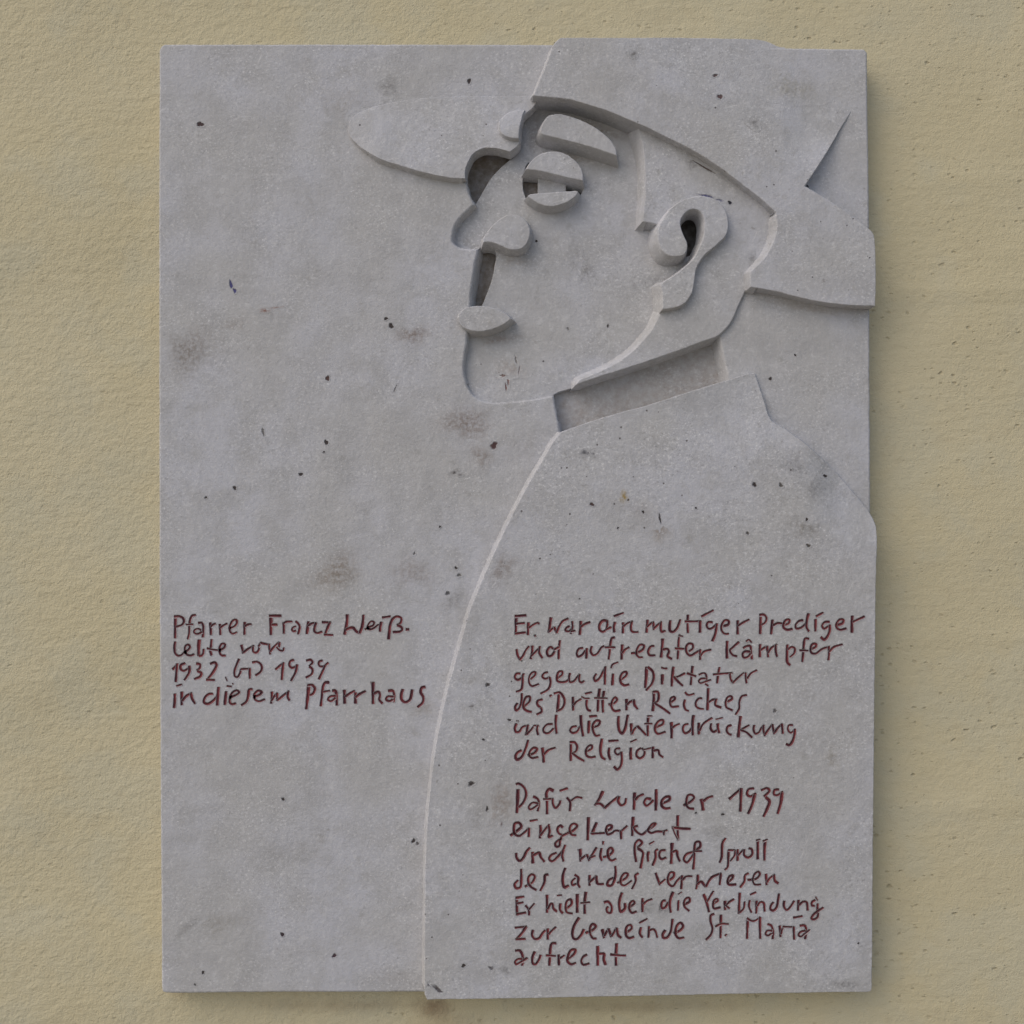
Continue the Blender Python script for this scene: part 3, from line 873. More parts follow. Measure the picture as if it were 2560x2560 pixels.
def brim_z(x, y):
    top = 241 + 42 * np.clip((1000 - x) / 130.0, 0, 1) ** 2
    bot = np.interp(x, [870, 915, 1002, 1095, 1165], [335, 377, 414, 439, 446])
    t = np.clip((y - top) / np.maximum(bot - top, 20), 0, 1)
    return 1.1 + 20.0 * t ** 1.2 * np.clip((x - 850) / 90.0, 0.25, 1)
solid('hat_brim', [BRIM], brim_z, M_STONE, hat, zbase=-30, draft=lambda x, y: np.where(x > 1158, 0.10, 0.28), r=1.0, grid=20)
def knob_z(x, y):
    return 8 + 16 * sstep(y, 262, 345)
solid('forehead', ["1247,306 1256.6,293 1272,281 1292,275! 1312,275! 1300,315 1297,346! 1284.5,346 1266,341 1255,333.6 1248,320"],
      knob_z, M_STONE, hat, zbase=-10, draft=0.2, r=1.8, grid=14)

# ---- coat
def coat_z(x, y):
    u = np.clip((x - 1060) / 1120.0, 0, 1)
    v = np.clip((y - 1330) / 1150.0, 0, 1)
    z = 36 - 29 * u * v
    # the collar and the shoulder sink towards the slab
    z = z - 26 * sstep(x, 1640, 1900) * sstep(y, 1150, 950)
    sh = (x - 1929) * 0.66 - (y - 1052) * 0.75            # >0 past the shoulder line
    z = z - 3 * sstep(sh, -110, 0) * sstep(y, 1340, 1200) * sstep(x, 1900, 1960)
    z = z * (1 - 0.70 * sstep(x, 2010, 2110) * sstep(sh, -140, 0) * sstep(y, 1420, 1250))
    return z
def coat_draft(x, y):
    d = np.full(np.shape(x), 0.24)
    d = np.where((x > 1880) & (y < 1310), 0.28, d)
    d = np.where((y < 1082) & (x < 1885) & ((y - 1079) + 0.300 * (x - 1404) < 8), 0.03, d)
    d = np.where((x > 2165) & (y > 1325), 0.0, d)
    d = np.where(y > 2478, 0.0, d)
    return d
coat = solid('coat', [COAT], coat_z, M_STONE, plaque, zbase=-46, draft=coat_draft, r=1.8, grid=20, own=IN_COAT)

# ------------------------------------------------------------------ lettering: every stroke of the chisel, traced by line
# tile: (x0, y0, scale); strokes: 'x,y x,y ... w' in the tile's own grid
TA, TB, TC, TD = (420, 1510, .165631), (740, 1510, .165631), (420, 1630, .165631), (740, 1630, .186335)
TE, TF, TG = (1270, 1510, .165631), (1560, 1510, .165631), (1850, 1510, .165631)
TH, TI = (1270, 1640, .165631), (1580, 1640, .165631)
TJ, TK, TL = (1270, 1770, .165631), (1560, 1770, .165631), (1720, 1770, .165631)
TM, TN, TO, TP = (1270, 1940, .186335), (1620, 1940, .186335), (1270, 2090, .186335), (1600, 2090, .186335)
TQ, TR, TS = (1270, 2230, .186335), (1600, 2230, .124224), (1820, 2230, .134576)

LEFT = [
 [(TA, """115,185 112,350 110,515 40;95,192 170,187 228,215 243,265 215,315 130,345 33;420,168 368,178 337,240 325,330 320,450 300,530 32;
   275,312 380,308 24;460,290 510,285 535,330 535,400 528,500 36;515,425 440,455 395,425 410,390 460,375 500,395 27;640,280 648,370 650,465 40;
   650,345 680,315 720,295 30;785,305 790,390 793,465 36;795,360 840,325 895,295 32;945,365 1010,335 1045,280 1030,240 985,250 945,310 930,370 945,425 985,450 1040,425 29;
   1160,275 1158,370 1155,460 38;1165,340 1200,315 1260,305 32;1555,175 1555,300 1555,465 48;1530,180 1620,177 1710,180 40;1570,315 1650,312 40;
   1750,275 1750,360 1750,445 36;1755,290 1790,270 1875,265 30"""),
  (TB, """-5,262 30,290 58,340 50,400 35,455 34;0,405 -40,412 -58,385 -35,350 0,340 28;190,265 180,350 165,450 44;190,330 240,295 310,285 32;
   305,285 285,350 280,410 320,440 395,420 36;395,277 525,280 38;515,280 475,370 440,460 38;425,464 560,470 30;775,160 770,280 750,390 735,460 46;
   755,390 800,370 860,360 920,420 965,440 42;965,440 1000,340 1015,240 1020,165 42;1045,385 1110,350 1170,320 1180,275 1140,262 1100,300 1080,360 1110,385 1160,375 1250,310 28;
   1290,270 1275,340 1270,415 42;1305,206 1425,188 32;1400,530 1410,430 1425,310 1470,220 1530,190 1590,215 1580,285 1530,320 40;1530,320 1590,350 1605,390 1570,418 1465,425 38;
   1660,385 1705,385 44""")],
 [(TA, """110,570 100,650 110,740 150,780 200,775 240,740 32;240,740 300,700 335,650 310,615 265,640 260,710 290,765 340,780 395,760 32;475,540 465,650 465,780 50;
   470,780 505,785 535,745 540,680 34;660,535 650,640 640,700 660,775 36;590,670 680,690 780,700 26;780,705 850,660 865,610 820,600 785,650 780,720 810,775 870,780 34;
   1110,620 1140,745 38;1140,735 1210,680 1300,630 34;1285,650 1290,720 1335,735 1370,700 1380,640 32;1370,640 1410,580 34;1400,585 1470,605 1545,615 32;
   1530,610 1535,690 1545,760 28;1545,720 1610,640 1680,575 32;1685,580 1680,650 34;1640,650 1690,700 1740,705 1750,660 26""")],
 [(TC, """75,265 150,180 36;142,175 130,310 120,450 38;260,170 200,200 195,260 240,285 310,250 38;325,210 325,300 290,370 250,425 38;
   430,175 485,190 485,240 440,280 36;445,290 505,320 490,370 400,410 38;640,180 710,160 735,195 700,280 600,415 40;580,420 705,425 34;
   1075,105 1040,190 1005,300 1015,370 1050,380 1090,320 1105,260 32;1105,260 1245,252 30;1238,250 1235,330 1238,400 34;1275,158 1350,150 1405,190 1420,250 1390,310 1325,355 34;
   1625,265 1750,160 32;1745,162 1730,290 1720,420 36;1900,120 1850,140 1835,200 1870,240 1932,225 36;1952,190 1930,300 1860,435 36;870,380 895,435 14"""),
  (TD, """140,117 200,107 225,140 180,190 30;185,195 225,240 210,300 135,345 31;355,115 310,135 315,185 365,195 435,145 29;395,180 350,280 310,365 32""")],
 [(TC, """105,630 105,730 95,840 42;130,515 210,490 24;210,600 210,700 210,800 42;215,740 290,660 365,620 40;350,625 365,700 410,780 38;
   680,632 620,637 560,690 545,760 600,785 680,740 745,670 38;765,530 755,660 745,805 44;880,595 870,690 860,795 44;890,515 960,522 24;
   935,690 1030,650 1080,610 1040,580 970,620 935,700 940,770 980,790 1025,775 34;1275,562 1228,572 1215,660 1185,750 1110,805 38;
   1300,680 1380,650 1420,610 1370,585 1305,640 1310,710 1370,745 1465,715 34;1570,600 1570,690 1560,775 36;1565,740 1610,670 1655,615 32;1650,620 1650,735 36;
   1655,730 1740,660 1830,590 34;1815,600 1810,680 1835,730 38;975,480 985,480 20"""),
  (TD, """175,440 160,600 140,765 44;160,447 215,442 255,490 230,560 190,580 34;445,412 395,412 370,450 350,590 335,725 36;370,535 455,520 25;
   490,522 530,520 545,600 550,715 38;535,590 460,600 430,640 470,660 530,620 28;650,510 655,690 40;665,600 720,560 790,520 33;800,545 800,690 40;805,610 850,570 935,525 35;
   1005,415 1055,412 24;1035,410 1035,550 1035,695 40;1050,560 1110,535 1130,580 1120,640 1160,690 34;1240,522 1300,522 1320,580 1310,670 36;1310,600 1230,600 1210,640 1250,660 1300,640 29;
   1435,500 1415,570 1420,640 1470,675 1530,640 1550,570 1560,505 40;1735,470 1690,480 1675,540 1710,610 1700,680 1635,740 37""")],
]
RIGHT = [
 [(TE, """125,180 122,320 120,460 42;105,185 275,172 38;130,300 250,288 34;110,450 265,430 34;310,280 305,370 302,465 40;320,360 390,310 450,285 470,300 30;405,482 420,482 24;
   650,205 635,310 620,430 46;625,420 700,350 34;700,350 735,440 34;735,435 780,330 830,260 910,220 34;930,335 880,365 870,400 920,415 965,370 30;970,262 975,360 950,450 30;950,415 1015,405 28;
   1100,260 1095,360 1085,465 42;1105,345 1170,300 1240,275 36;1505,260 1440,250 1385,310 1385,390 1430,420 1480,390 1500,310 1500,262 38;1480,390 1560,350 34;
   1615,275 1600,350 1605,425 40;1600,185 1745,135 30;1740,280 1735,440 40;1745,340 1810,290 1885,265 33"""),
  (TF, """120,270 105,350 115,410 150,425 215,425 33;355,240 350,330 340,430 40;350,350 410,295 450,270 32;445,275 450,390 33;455,370 520,310 570,270 33;560,275 555,370 570,420 625,405 36;
   700,250 690,340 700,410 745,420 800,370 830,300 850,235 38;965,165 960,300 965,435 36;920,265 1165,262 30;1150,262 1148,430 44;1170,190 1350,95 32;
   1335,277 1270,277 1250,330 1280,375 1340,360 1400,300 34;1400,295 1390,400 1370,480 1335,560 42;1500,335 1575,310 1580,260 1530,245 1475,320 1475,400 1520,450 1580,450 34;
   1715,250 1715,455 38;1725,330 1800,280 1890,235 31"""),
  (TG, """310,155 310,300 305,450 42;295,167 360,162 400,210 380,280 330,315 33;490,240 480,350 470,455 40;500,325 570,290 635,295 32;
   660,320 740,290 745,240 700,240 655,310 660,360 710,390 790,378 36;950,245 890,260 840,320 850,370 920,360 1000,290 33;1035,145 1010,250 1005,350 1040,415 38;
   1140,230 1138,410 38;1150,188 1255,130 31;1350,270 1280,275 1240,330 1270,375 1330,340 33;1355,315 1355,400 1320,490 1270,540 1220,500 40;
   1465,320 1550,290 1560,240 1510,235 1455,300 1460,360 1510,390 1605,370 36;1695,180 1690,300 1690,430 46;1705,270 1780,235 1880,190 33""")],
 [(TE, """130,685 150,780 185,845 34;180,845 230,780 270,700 320,640 32;370,630 365,730 345,830 38;350,790 420,720 490,645 29;480,640 475,740 520,815 33;
   690,680 640,650 590,720 610,785 660,780 720,690 36;785,550 770,680 765,830 36;700,690 770,650 34;1130,665 1070,680 1040,750 1060,795 1120,770 1170,700 33;1190,670 1185,820 38;
   1265,640 1250,720 1290,775 1350,750 1410,660 1450,635 32;1610,505 1570,520 1545,620 1535,730 1520,835 35;1465,655 1620,655 28;1725,615 1715,835 42;1730,740 1770,690 1830,655 35"""),
  (TF, """110,745 200,735 285,690 305,630 250,615 200,680 190,760 230,805 280,805 33;455,635 410,640 365,720 390,775 470,775 34;585,525 575,660 560,805 44;590,690 660,680 680,720 660,790 720,830 36;
   840,460 825,560 820,700 810,830 32;830,480 890,488 18;770,672 930,680 29;985,715 1040,670 1035,610 980,600 940,650 950,740 1000,780 1080,740 1160,690 33;1150,690 1150,840 34;1160,780 1210,720 1315,690 31;
   1558,560 1552,690 1555,820 42;1735,575 1640,660 1600,700 1640,770 1705,790 33"""),
  (TG, """95,565 130,540 175,580 22;50,665 100,637 155,637 165,730 180,830 36;150,720 70,720 40,760 60,810 120,800 160,750 34;305,610 300,710 300,800 40;315,700 370,660 415,640 31;410,640 425,800 35;
   425,740 480,660 560,610 31;540,615 540,710 560,795 31;715,615 710,760 715,880 755,925 40;725,690 780,650 825,670 820,740 760,800 29;1040,527 985,522 965,600 955,740 940,870 35;900,700 1030,705 26;
   1070,690 1150,640 1145,605 1100,605 1065,670 1080,740 1140,750 1240,680 1350,645 33;1340,640 1345,750 1335,845 35;1350,720 1420,650 1545,610 31""")],
 [(TH, """185,265 130,270 105,320 140,360 200,340 240,265 36;225,310 220,420 200,510 125,540 33;345,350 410,290 415,245 370,250 325,310 320,400 360,455 465,425 29;
   600,245 550,260 520,310 560,345 630,320 29;630,320 645,400 610,500 495,570 32;745,340 820,280 820,235 770,240 740,320 745,375 790,395 880,385 930,340 32;
   935,260 925,340 940,395 990,385 1060,300 1080,275 31;1080,280 1080,380 1115,400 1150,375 32;1335,270 1300,330 1320,380 1380,340 1440,230 1475,160 33;1470,160 1465,300 1462,430 35;
   1588,270 1575,440 42;1560,180 1580,130 1660,95 24;1700,370 1790,290 1790,245 1740,250 1695,330 1710,410 1760,445 1830,430 36"""),
  (TI, """220,165 215,320 200,480 46;240,170 310,230 330,310 300,420 215,520 36;460,280 455,425 46;445,175 490,190 530,188 28;625,165 610,300 600,455 42;800,262 700,310 630,325 33;
   640,325 700,390 765,450 35;915,155 900,290 888,435 36;830,262 965,308 33;1010,285 1070,260 1110,270 1125,350 1110,420 1150,450 25;1110,340 1040,345 1010,380 1030,410 1090,395 1190,360 25;
   1320,170 1300,290 1285,410 35;1225,280 1400,265 1515,258 29;1480,265 1490,350 1525,405 29;1525,405 1600,330 1680,262 28;1680,260 1730,262 24;1715,255 1720,350 1730,410 29;1740,340 1800,260 1885,215 29""")],
 [(TH, """145,715 110,770 125,825 170,790 205,680 210,565 35;240,770 330,680 330,615 280,620 235,720 240,790 290,830 355,845 34;520,655 450,680 445,730 500,790 35;500,780 510,840 435,885 33;630,610 660,590 28;
   770,560 760,700 745,845 42;695,567 780,552 840,620 855,700 820,790 750,830 34;980,620 985,730 985,820 38;995,740 1040,690 1105,650 31;1195,635 1185,740 1210,815 1250,830 36;1110,615 1165,640 1230,640 17;1165,570 1265,547 27;
   1385,495 1365,650 1355,835 42;1450,530 1430,690 1435,850 38;1305,635 1500,638 22;1520,735 1610,710 1650,660 1620,625 1575,680 1565,770 1610,830 1695,820 35;1790,650 1790,815 42"""),
  (TI, """-75,740 -20,690 40,665 34;30,670 40,740 85,800 38;330,530 330,680 315,830 44;320,542 390,542 405,610 390,680 340,715 33;350,720 450,780 575,870 33;
   585,705 650,650 640,620 590,640 575,710 600,765 705,760 33;800,660 785,740 810,810 855,830 33;800,550 850,590 940,570 27;1055,640 1015,640 965,700 970,760 1020,795 1080,800 29;
   1150,490 1145,650 1140,815 42;1160,700 1210,665 1270,650 33;1275,645 1260,740 1345,780 38;1440,690 1510,650 1500,610 1450,620 1415,690 1430,780 1470,800 1515,820 33;1730,590 1660,610 1620,700 1620,790 1565,885 31""")],
 [(TJ, """130,235 105,310 120,360 170,360 220,290 310,260 34;300,260 290,330 270,410 35;285,400 350,330 400,265 31;395,267 465,268 26;450,265 440,330 455,405 31;130,190 138,196 14;152,196 158,202 14;
   670,242 590,252 535,320 550,370 610,380 690,310 31;730,105 720,240 735,385 37;1035,275 970,290 940,340 970,375 1040,360 1090,270 31;1100,110 1105,240 1135,425 42;1225,195 1215,380 44;1230,130 1340,120 35;
   1270,300 1370,260 1385,200 1340,190 1285,250 1285,340 1330,420 1385,410 33;1670,125 1665,230 1685,350 1725,385 1770,310 1790,200 1810,105 42"""),
  (TK, """110,235 110,320 120,400 42;125,390 160,320 210,275 33;205,275 260,330 330,405 36;370,110 360,240 360,420 37;350,125 425,120 17;310,238 425,238 21;
   480,295 590,240 590,185 540,190 480,260 470,340 510,390 625,360 34;715,215 720,320 718,455 44;735,300 780,265 840,240 31;970,240 910,260 890,330 920,380 980,360 1030,290 33;1050,110 1035,240 1040,410 40;
   1130,225 1130,395 44;1145,340 1200,240 1330,150 33;1315,235 1310,310 1345,360 1400,340 1420,280 34;1415,235 1420,310 1440,375 40;1385,172 1490,148 17;1620,260 1570,280 1550,340 1580,390 1620,405 34;
   1760,125 1740,280 1725,440 46;1890,260 1800,310 1760,335 31;1770,335 1850,370 1932,445 31"""),
  (TL, """1000,260 990,330 1020,390 1070,370 1110,300 1150,260 31;1140,260 1140,340 1165,420 34;1165,400 1220,320 1275,245 34;1275,250 1290,330 1305,390 34;1310,370 1360,300 1420,240 34;1415,240 1425,310 1430,385 36;
   1580,257 1520,265 1510,330 1550,375 1600,340 27;1615,315 1605,420 1570,520 1530,560 1480,545 40""")],
 [(TJ, """205,640 140,680 115,740 140,780 200,750 270,610 305,485 40;300,715 400,680 440,620 400,600 345,640 320,710 360,755 455,740 34;520,600 535,720 540,820 44;550,700 610,640 715,600 33;
   950,505 950,640 948,795 40;935,517 1010,522 1045,580 1030,650 970,690 33;980,690 1060,750 1150,800 33;1185,660 1270,610 1265,565 1220,575 1175,650 1190,720 1240,745 1320,735 33;1420,465 1400,580 1400,690 1430,755 1470,775 42;
   1530,600 1520,690 1545,780 38;1520,500 1665,490 33;1690,610 1630,620 1615,665 1660,705 1710,665 29;1710,660 1720,780 1700,880 1650,930 1600,885 38"""),
  (TK, """105,600 100,690 105,775 44;100,515 190,475 20;260,605 200,650 190,720 240,760 300,720 310,650 270,610 33;300,630 430,600 20;440,585 435,670 435,755 40;450,645 520,640 535,700 590,745 33""")],
 [(TM, """135,180 130,330 120,495 44;110,112 145,102 220,160 245,250 210,350 150,420 32;340,275 400,310 420,380 400,470 30;410,370 330,360 280,420 300,450 360,420 400,390 25;610,200 560,177 520,220 525,350 525,510 38;475,312 610,308 25;
   600,310 605,380 640,430 690,380 705,330 29;695,200 800,165 31;790,290 835,350 830,470 32;850,330 920,285 995,295 25;1275,205 1230,300 1170,395 42;1185,370 1240,375 1300,425 36;1300,430 1400,340 1490,275 38;
   1495,275 1480,340 1520,395 1570,370 1585,300 33;1700,225 1695,340 1690,450 42;1710,320 1760,270 1820,245 34"""),
  (TN, """40,310 -20,305 -50,360 -20,400 30,370 75,325 33;110,180 110,320 105,460 42;190,375 290,320 290,280 235,285 185,340 185,400 230,435 300,430 36;
   480,395 580,340 620,290 590,255 540,260 515,340 520,400 560,435 615,440 33;715,310 730,380 740,460 46;745,340 800,295 870,270 33;1090,310 1250,170 38;1250,165 1245,320 1240,475 40;
   1420,165 1350,180 1330,245 1370,275 1450,235 34;1430,260 1400,380 1345,505 40;1520,190 1600,165 1630,200 1560,275 33;1580,285 1630,340 1600,440 1550,545 42;1755,180 1700,190 1690,245 1730,260 1810,210 31;1800,230 1780,370 1740,505 42""")],
 [(TM, """35,800 120,740 180,680 150,630 95,640 80,720 95,780 150,805 220,760 285,700 36;285,700 280,815 33;295,605 395,587 25;435,660 440,740 430,835 37;435,800 490,730 555,650 31;545,655 560,740 550,820 600,800 34;
   735,690 705,665 665,710 680,765 740,800 32;800,770 740,800 720,820 31;720,815 700,880 690,940 650,950 635,910 670,870 720,835 29;800,770 880,730 930,670 890,640 840,670 830,740 860,790 915,795 32;
   1080,555 1075,700 1070,860 40;1190,625 1150,720 1125,780 42;1120,775 1220,770 1300,765 29;1320,740 1390,700 1390,665 1340,670 1315,730 1340,785 1400,765 1440,735 1510,740 33;1515,735 1520,845 33;1530,735 1600,670 29;
   1680,550 1672,680 1668,800 40;1740,670 1690,690 1740,760 1800,785 1850,750 32"""),
  (TN, """-25,745 20,700 0,720 29;0,720 60,690 105,640 70,640 20,690 0,730 40,765 120,745 200,745 260,725 29;215,745 215,790 22;400,530 398,690 405,860 34;320,690 450,705 570,710 34;330,690 360,770 400,850 14""")],
 [(TO, """110,230 120,300 160,335 210,290 250,210 295,160 36;330,215 335,365 42;345,260 420,225 440,280 490,345 34;650,225 580,260 555,310 590,340 660,290 740,190 770,120 32;745,180 730,260 745,340 33;
   940,190 990,180 20;970,175 975,340 37;980,310 1060,250 33;1060,250 1090,330 31;1095,310 1190,155 34;1110,290 1170,265 26;1255,165 1240,270 1260,330 33;1278,72 1275,112 27;1280,285 1360,260 1410,200 1385,160 1345,190 1350,290 1390,330 1450,305 33;
   1720,345 1700,200 1710,100 1760,55 1800,90 1740,160 33;1740,165 1810,220 1800,320 1780,430 36"""),
  (TP, """115,210 105,270 110,340 33;125,110 190,72 17;240,180 210,200 210,290 170,395 33;340,190 280,200 260,270 290,310 350,290 31;430,95 425,240 418,370 42;440,215 490,200 505,270 535,340 33;
   720,210 620,250 590,320 630,355 690,290 740,200 29;740,200 810,140 800,80 750,85 730,170 730,280 715,445 34;740,205 830,203 23;1150,30 1110,90 1100,200 1095,290 1070,355 33;
   1190,190 1185,300 1175,420 1140,455 31;1185,190 1280,190 25;1275,195 1270,260 1215,335 22;1310,180 1310,330 34;1320,260 1390,180 27;1400,180 1400,260 1450,290 1505,250 1500,180 1460,165 31;
   1580,45 1580,180 1580,310 38;1560,60 1610,45 17;1680,55 1670,200 1670,325 37;1650,70 1710,45 20""")],
 [(TO, """135,595 90,650 110,700 165,690 180,560 178,445 33;230,680 330,620 360,540 320,515 275,560 280,660 32;280,650 320,690 380,725 32;540,515 500,530 490,620 435,735 34;770,430 740,520 740,650 760,690 815,665 38;
   905,565 860,610 865,660 920,640 27;895,520 945,560 940,640 965,690 31;1095,525 1095,665 34;1100,620 1190,535 33;1185,540 1205,640 1285,645 34;1415,560 1350,600 1335,660 1390,665 1430,590 1445,500 1440,405 34;
   1470,630 1590,560 1610,510 1570,500 1520,560 1515,640 1560,665 1660,600 28;1750,500 1710,530 1715,600 1665,710 29"""),
  (TP, """210,495 240,580 270,655 34;270,640 340,580 27;380,600 450,550 455,495 410,490 375,560 385,640 440,675 500,600 560,545 32;565,530 560,620 555,710 34;575,590 620,545 700,540 27;
   775,520 775,600 755,710 33;770,650 820,615 880,680 36;885,680 960,560 1090,500 33;1085,500 1070,655 31;1180,620 1240,570 1250,530 1205,540 1175,600 1190,650 1290,650 34;1455,500 1410,530 1400,610 1345,690 31;
   1445,590 1560,575 1610,510 1590,480 1540,510 1515,590 1540,650 1620,650 27;1690,510 1700,655 33;1705,620 1750,560 1810,520 31;1800,525 1810,600 1855,635 34""")],
 [(TQ, """120,75 120,190 125,310 38;105,80 215,62 33;125,155 205,140 29;115,300 240,275 34;235,180 280,240 285,310 29;285,235 355,155 25;525,40 525,160 525,275 34;535,230 580,155 600,160 610,220 655,262 31;
   705,155 700,240 735,285 33;660,48 722,42 19;785,225 855,160 845,100 795,120 775,190 790,270 865,290 31;930,30 930,150 930,275 42;1045,0 1030,130 1030,290 38;975,150 1100,138 22;
   1290,140 1340,130 1390,190 1380,280 1335,270 1325,220 1345,200 32;1530,10 1500,100 1495,200 1515,265 1570,220 1570,150 38;1640,200 1700,150 1680,120 1640,150 1630,230 1665,280 1725,260 31;1805,85 1805,180 1805,265 34;1820,160 1870,120 1932,95 29"""),
  (TR, """515,172 460,182 430,270 450,330 510,310 570,210 48;670,0 620,120 600,250 620,410 54;775,170 765,370 40;775,45 840,0 18;890,260 1000,190 990,120 930,130 885,210 900,300 990,380 46;
   1280,45 1340,200 1390,400 54;1360,190 1420,80 1480,-20 38;1480,230 1570,180 1560,140 1500,160 1470,240 1490,330 1620,310 44;1710,180 1715,355 58;1730,290 1790,210 1890,145 46;1740,280 1800,330 38"""),
  (TS, """220,15 210,200 205,400 48;215,385 290,310 310,180 37;405,155 390,260 435,380 37;415,50 520,5 35;530,165 530,280 525,395 46;550,260 600,190 660,200 680,360 40;845,190 800,250 790,320 840,345 900,290 930,150 950,30 44;
   1045,165 1040,270 1090,335 1150,290 1230,165 42;1310,150 1300,340 44;1325,240 1400,180 1460,190 1480,340 44;1620,150 1560,190 1560,250 1610,260 42;1665,215 1665,340 1680,430 42;1770,290 1690,340 1590,420 1550,490 1590,510 1660,470 1680,390 42;1625,90 1665,150 15""")],
 [(TQ, """95,480 255,464 29;245,465 190,550 110,640 38;105,635 235,630 29;335,510 325,580 360,630 420,620 460,560 500,515 34;535,490 535,635 34;550,565 600,510 645,470 29;955,345 890,450 865,560 880,620 920,635 980,580 1020,500 38;
   1045,550 1140,510 1180,460 1140,430 1105,470 1105,560 1140,620 1185,625 32;1265,500 1290,615 38;1295,590 1350,490 32;1350,495 1390,600 38;1395,590 1460,480 32;1460,485 1480,580 1520,615 34;
   1590,545 1660,490 1650,445 1605,455 1580,530 1590,590 1630,620 1690,600 33;1785,475 1770,560 1805,610 33;1765,415 1870,358 25"""),
  (TR, """180,690 180,800 170,915 44;200,770 270,750 310,790 350,915 40;510,770 460,850 470,920 540,920 610,820 640,680 655,545 52;680,825 800,780 870,690 820,620 760,660 720,760 720,860 780,930 885,915 50;
   1490,442 1430,470 1420,580 1460,740 1420,870 1330,960 46;1630,460 1625,690 1620,920 50;1520,695 1640,640 1780,645 38;1715,880 1745,850 34"""),
  (TS, """370,490 360,680 355,865 48;355,490 460,540 560,500 600,465 37;595,470 595,680 600,865 46;735,597 800,620 835,720 830,870 44;820,720 730,720 700,780 740,810 810,770 34;960,625 970,720 975,830 42;985,780 1010,690 1050,645 33;
   1020,645 1230,650 29;1220,650 1225,770 1230,880 42;1215,478 1380,447 40;1335,627 1420,622 1450,680 1435,870 46;1440,720 1350,740 1310,800 1350,830 1420,780 1520,700 34""")],
 [(TQ, """100,787 160,787 195,850 200,940 190,985 34;260,885 180,935 110,970 97,935 140,900 190,900 29;360,800 330,880 335,960 370,970 420,900 440,845 34;645,687 590,692 570,760 565,860 555,985 36;510,850 640,858 25;680,840 685,980 34;700,890 760,850 27;
   805,900 890,830 905,775 850,780 810,850 800,930 850,970 910,950 34;1060,840 1010,870 985,930 1010,975 1090,960 31;1205,725 1205,860 1205,985 42;1225,830 1290,830 1285,900 1310,975 38;1458,690 1450,830 1450,985 38;1375,838 1480,850 1580,852 29""")],
]

def stroke_ribbon(P, w, zfun, V, F, A, G, lift):
    """flat band of paint with soft edges; P in drawing units"""
    n = len(P)
    t = np.gradient(P, axis=0)
    t /= np.maximum(np.linalg.norm(t, axis=1, keepdims=True), 1e-9)
    nrm = np.stack([-t[:, 1], t[:, 0]], 1)
    s = np.linspace(0, 1, n)
    ph = rng.uniform(0, 6.28, 2)
    wid = w * (1 + 0.10 * np.sin(s * 5 + ph[0]) + 0.06 * np.sin(s * 13 + ph[1]))
    # slightly heavier start, as the chisel was driven in
    wid *= 1.05 - 0.12 * s
    # end caps: one extra station beyond each end, fading out
    P2 = np.vstack([P[0] - t[0] * 1.3, P, P[-1] + t[-1] * 1.3])
    N2 = np.vstack([nrm[0], nrm, nrm[-1]])
    W2 = np.concatenate([[wid[0] * .94], wid, [wid[-1] * .9]])
    E2 = np.concatenate([[0.0], np.ones(n), [0.0]])
    off = np.array([-0.5, -0.30, 0.0, 0.30, 0.5])
    cov = np.array([0.0, 0.9, 1.0, 0.9, 0.0])
    ex = 1.5                                       # soft rim beyond the painted width
    b = len(V)
    for p, nn, ww, e in zip(P2, N2, W2, E2):
        k = np.array([-(ww / 2 + ex), -(ww / 2 - ex * .6), 0, (ww / 2 - ex * .6), (ww / 2 + ex)])
        for kk, cc in zip(k, cov):
            q = p + nn * kk
            z = float(zfun(np.array([q[0]]), np.array([q[1]]))[0])
            kz = (D - z) / D
            V.append(((q[0] - CX) * kz * S, -(z + lift) * S, (CY - q[1]) * kz * S))
            A.append(cc * e)
            G.append((1 - abs(kk) / (ww / 2 + ex)) * e)
    m = len(P2)
    for i in range(m - 1):
        for j in range(4):
            a = b + i * 5 + j
            F.append((a, a + 1, a + 6, a + 5))

def inscription(lines, zfun, parent):
    for ln in lines:
        V, F, A, G = [], [], [], []
        k = 0
        for (x0, y0, sc), txt in ln:
            for st in txt.split(';'):
                tok = st.split()
                if len(tok) < 3:
                    continue
                w = float(tok[-1]) * sc * 0.91
                P = np.array([[float(v) for v in q.split(',')] for q in tok[:-1]])
                P = P * sc + np.array([x0, y0])
                P = catmull(P, False, 2.2)
                if len(P) < 3:
                    P = np.array([P[0], (P[0] + P[-1]) / 2, P[-1]])
                stroke_ribbon(P, w, zfun, V, F, A, G, 0.68 + 0.004 * k)
                k += 1
        me = bpy.data.meshes.new('inscription_line')
        me.from_pydata(V, [], F)
        me.update()
        # faces look towards the street
        bm = bmesh.new()
        bm.from_mesh(me)
        for f in bm.faces:
            f.normal_update()
            if f.normal.y > 0:
                f.normal_flip()
        bm.to_mesh(me)
        bm.free()
        at = me.attributes.new('cover', 'FLOAT', 'POINT')
        at.data.foreach_set('value', A)
        me.attributes.new('groove', 'FLOAT', 'POINT').data.foreach_set('value', G)
        for p in me.polygons:
            p.use_smooth = True
        new_object('inscription_line', me, M_PAINT, parent)

inscription(LEFT, fn(0.0), slab)
inscription(RIGHT, coat_z, coat)

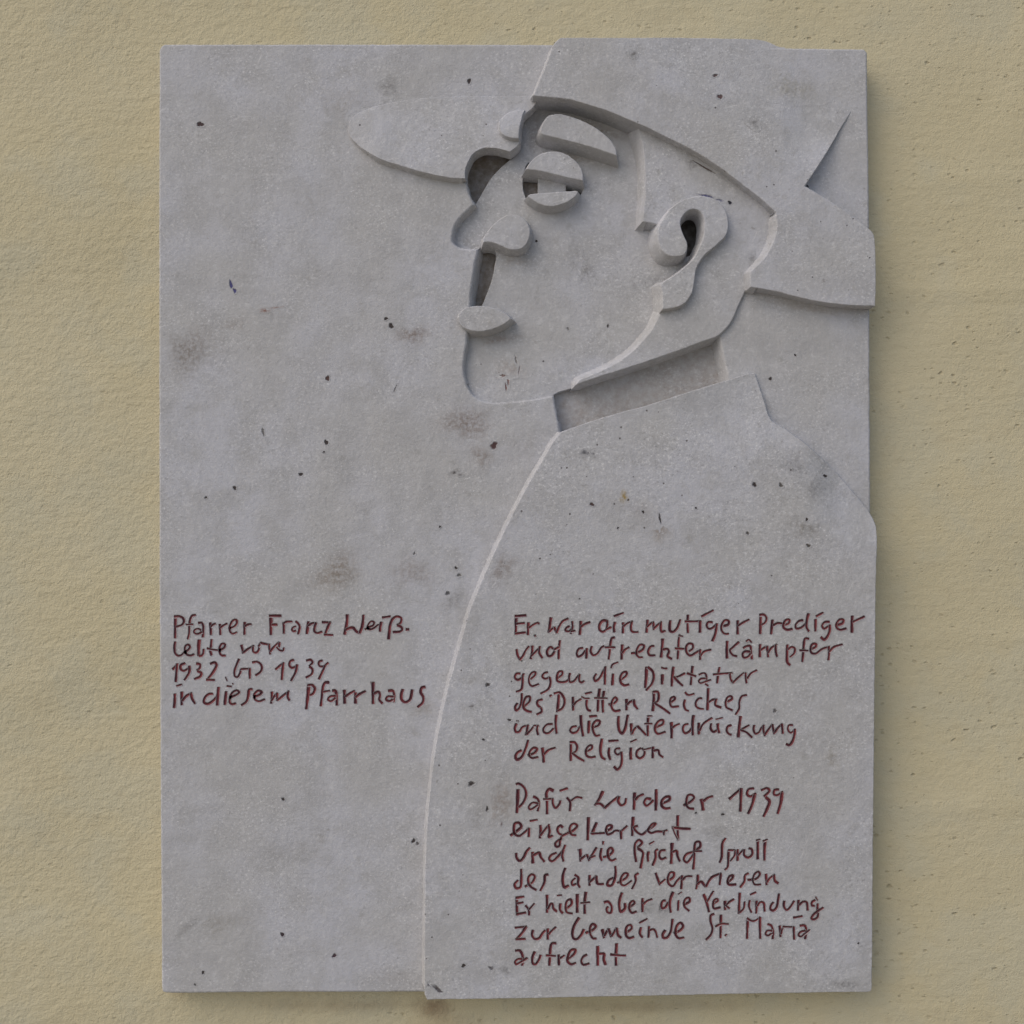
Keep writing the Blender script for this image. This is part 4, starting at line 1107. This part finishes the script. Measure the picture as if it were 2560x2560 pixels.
# ------------------------------------------------------------------ the wall
def build_unseen_ground():  # unseen ground sheet, added to bounce light onto the undersides of the relief
    m = bpy.data.materials.new('pale_paving')
    m.use_nodes = True
    T = NT(m.node_tree)
    b = m.node_tree.nodes['Principled BSDF']
    tc = T.new('ShaderNodeTexCoord')
    P = tc.outputs['Object']
    T.link(T.mix(T.noise(P, 3.0, 4, 0.6), (0.30, 0.27, 0.22), (0.38, 0.345, 0.285)), b.inputs['Base Color'])
    b.inputs['Roughness'].default_value = 0.9
    me = bpy.data.meshes.new('ground')
    me.from_pydata([(-60, -60, 0), (60, -60, 0), (60, 20, 0), (-60, 20, 0)], [], [(0, 1, 2, 3)])
    o = new_object('ground', me, m)
    o['kind'] = 'structure'
build_unseen_ground()

def build_wall():
    X = np.unique(np.concatenate([np.linspace(-7000, -1700, 12), np.arange(-1700, 1701, 17), np.linspace(1700, 7000, 12)]))
    Z = np.unique(np.concatenate([np.linspace(-5990, -1700, 10), np.arange(-1700, 1701, 17), np.linspace(1700, 6000, 10)]))
    gx, gz = np.meshgrid(X, Z)
    h = np.zeros_like(gx)
    for k in range(26):
        wl_ = np.exp(rng.uniform(math.log(160), math.log(1100)))
        a = rng.uniform(0, math.pi)
        ph = rng.uniform(0, 6.28)
        h += 0.0028 * wl_ * np.sin((gx * math.cos(a) * 0.7 + gz * math.sin(a)) * 2 * math.pi / wl_ + ph) * 0.55
    h = np.clip(h, -4, 4)
    # trowel ridges: a few long shallow horizontal waves to the right
    for (z0, amp, x0) in ((560, 3.0, 900), (-330, 2.5, 950), (-760, 2.5, 1000), (850, 2.0, 1000)):
        h += amp * np.exp(-((gz - z0 - 0.03 * (gx - x0)) / 22) ** 2) * (1 / (1 + np.exp(-(gx - x0) / 60)))
    n, m = gx.shape
    V = np.stack([gx * S, -(WALL_Z + h) * S, gz * S], -1).reshape(-1, 3)
    F = []
    for i in range(n - 1):
        for j in range(m - 1):
            a = i * m + j
            F.append((a, a + 1, a + m + 1, a + m))
    me = bpy.data.meshes.new('plaster_wall')
    # give the wall its thickness: a back face and edges
    bk = len(V)
    x0, x1, z0, z1 = X[0] * S, X[-1] * S, Z[0] * S, Z[-1] * S
    yb = 0.30
    extra = [(x0, yb, z0), (x1, yb, z0), (x1, yb, z1), (x0, yb, z1)]
    F.append((bk, bk + 3, bk + 2, bk + 1))
    F.append(tuple([j for j in range(m)][::-1]) + (bk, bk + 1))
    F.append(tuple((n - 1) * m + j for j in range(m)) + (bk + 2, bk + 3))
    F.append(tuple(i * m for i in range(n)) + (bk + 3, bk))
    F.append(tuple([i * m + m - 1 for i in range(n)][::-1]) + (bk + 1, bk + 2))
    me.from_pydata([tuple(v) for v in V] + extra, [], F)
    me.update()
    for p in me.polygons[: (n - 1) * (m - 1)]:
        p.use_smooth = True
    o = new_object('plaster_wall', me, M_PLASTER)
    o.location = (0, 0, HZ)
    o['label'] = 'pale yellow rough plaster house wall behind the stone plaque'
    o['category'] = 'wall'
    return o
build_wall()
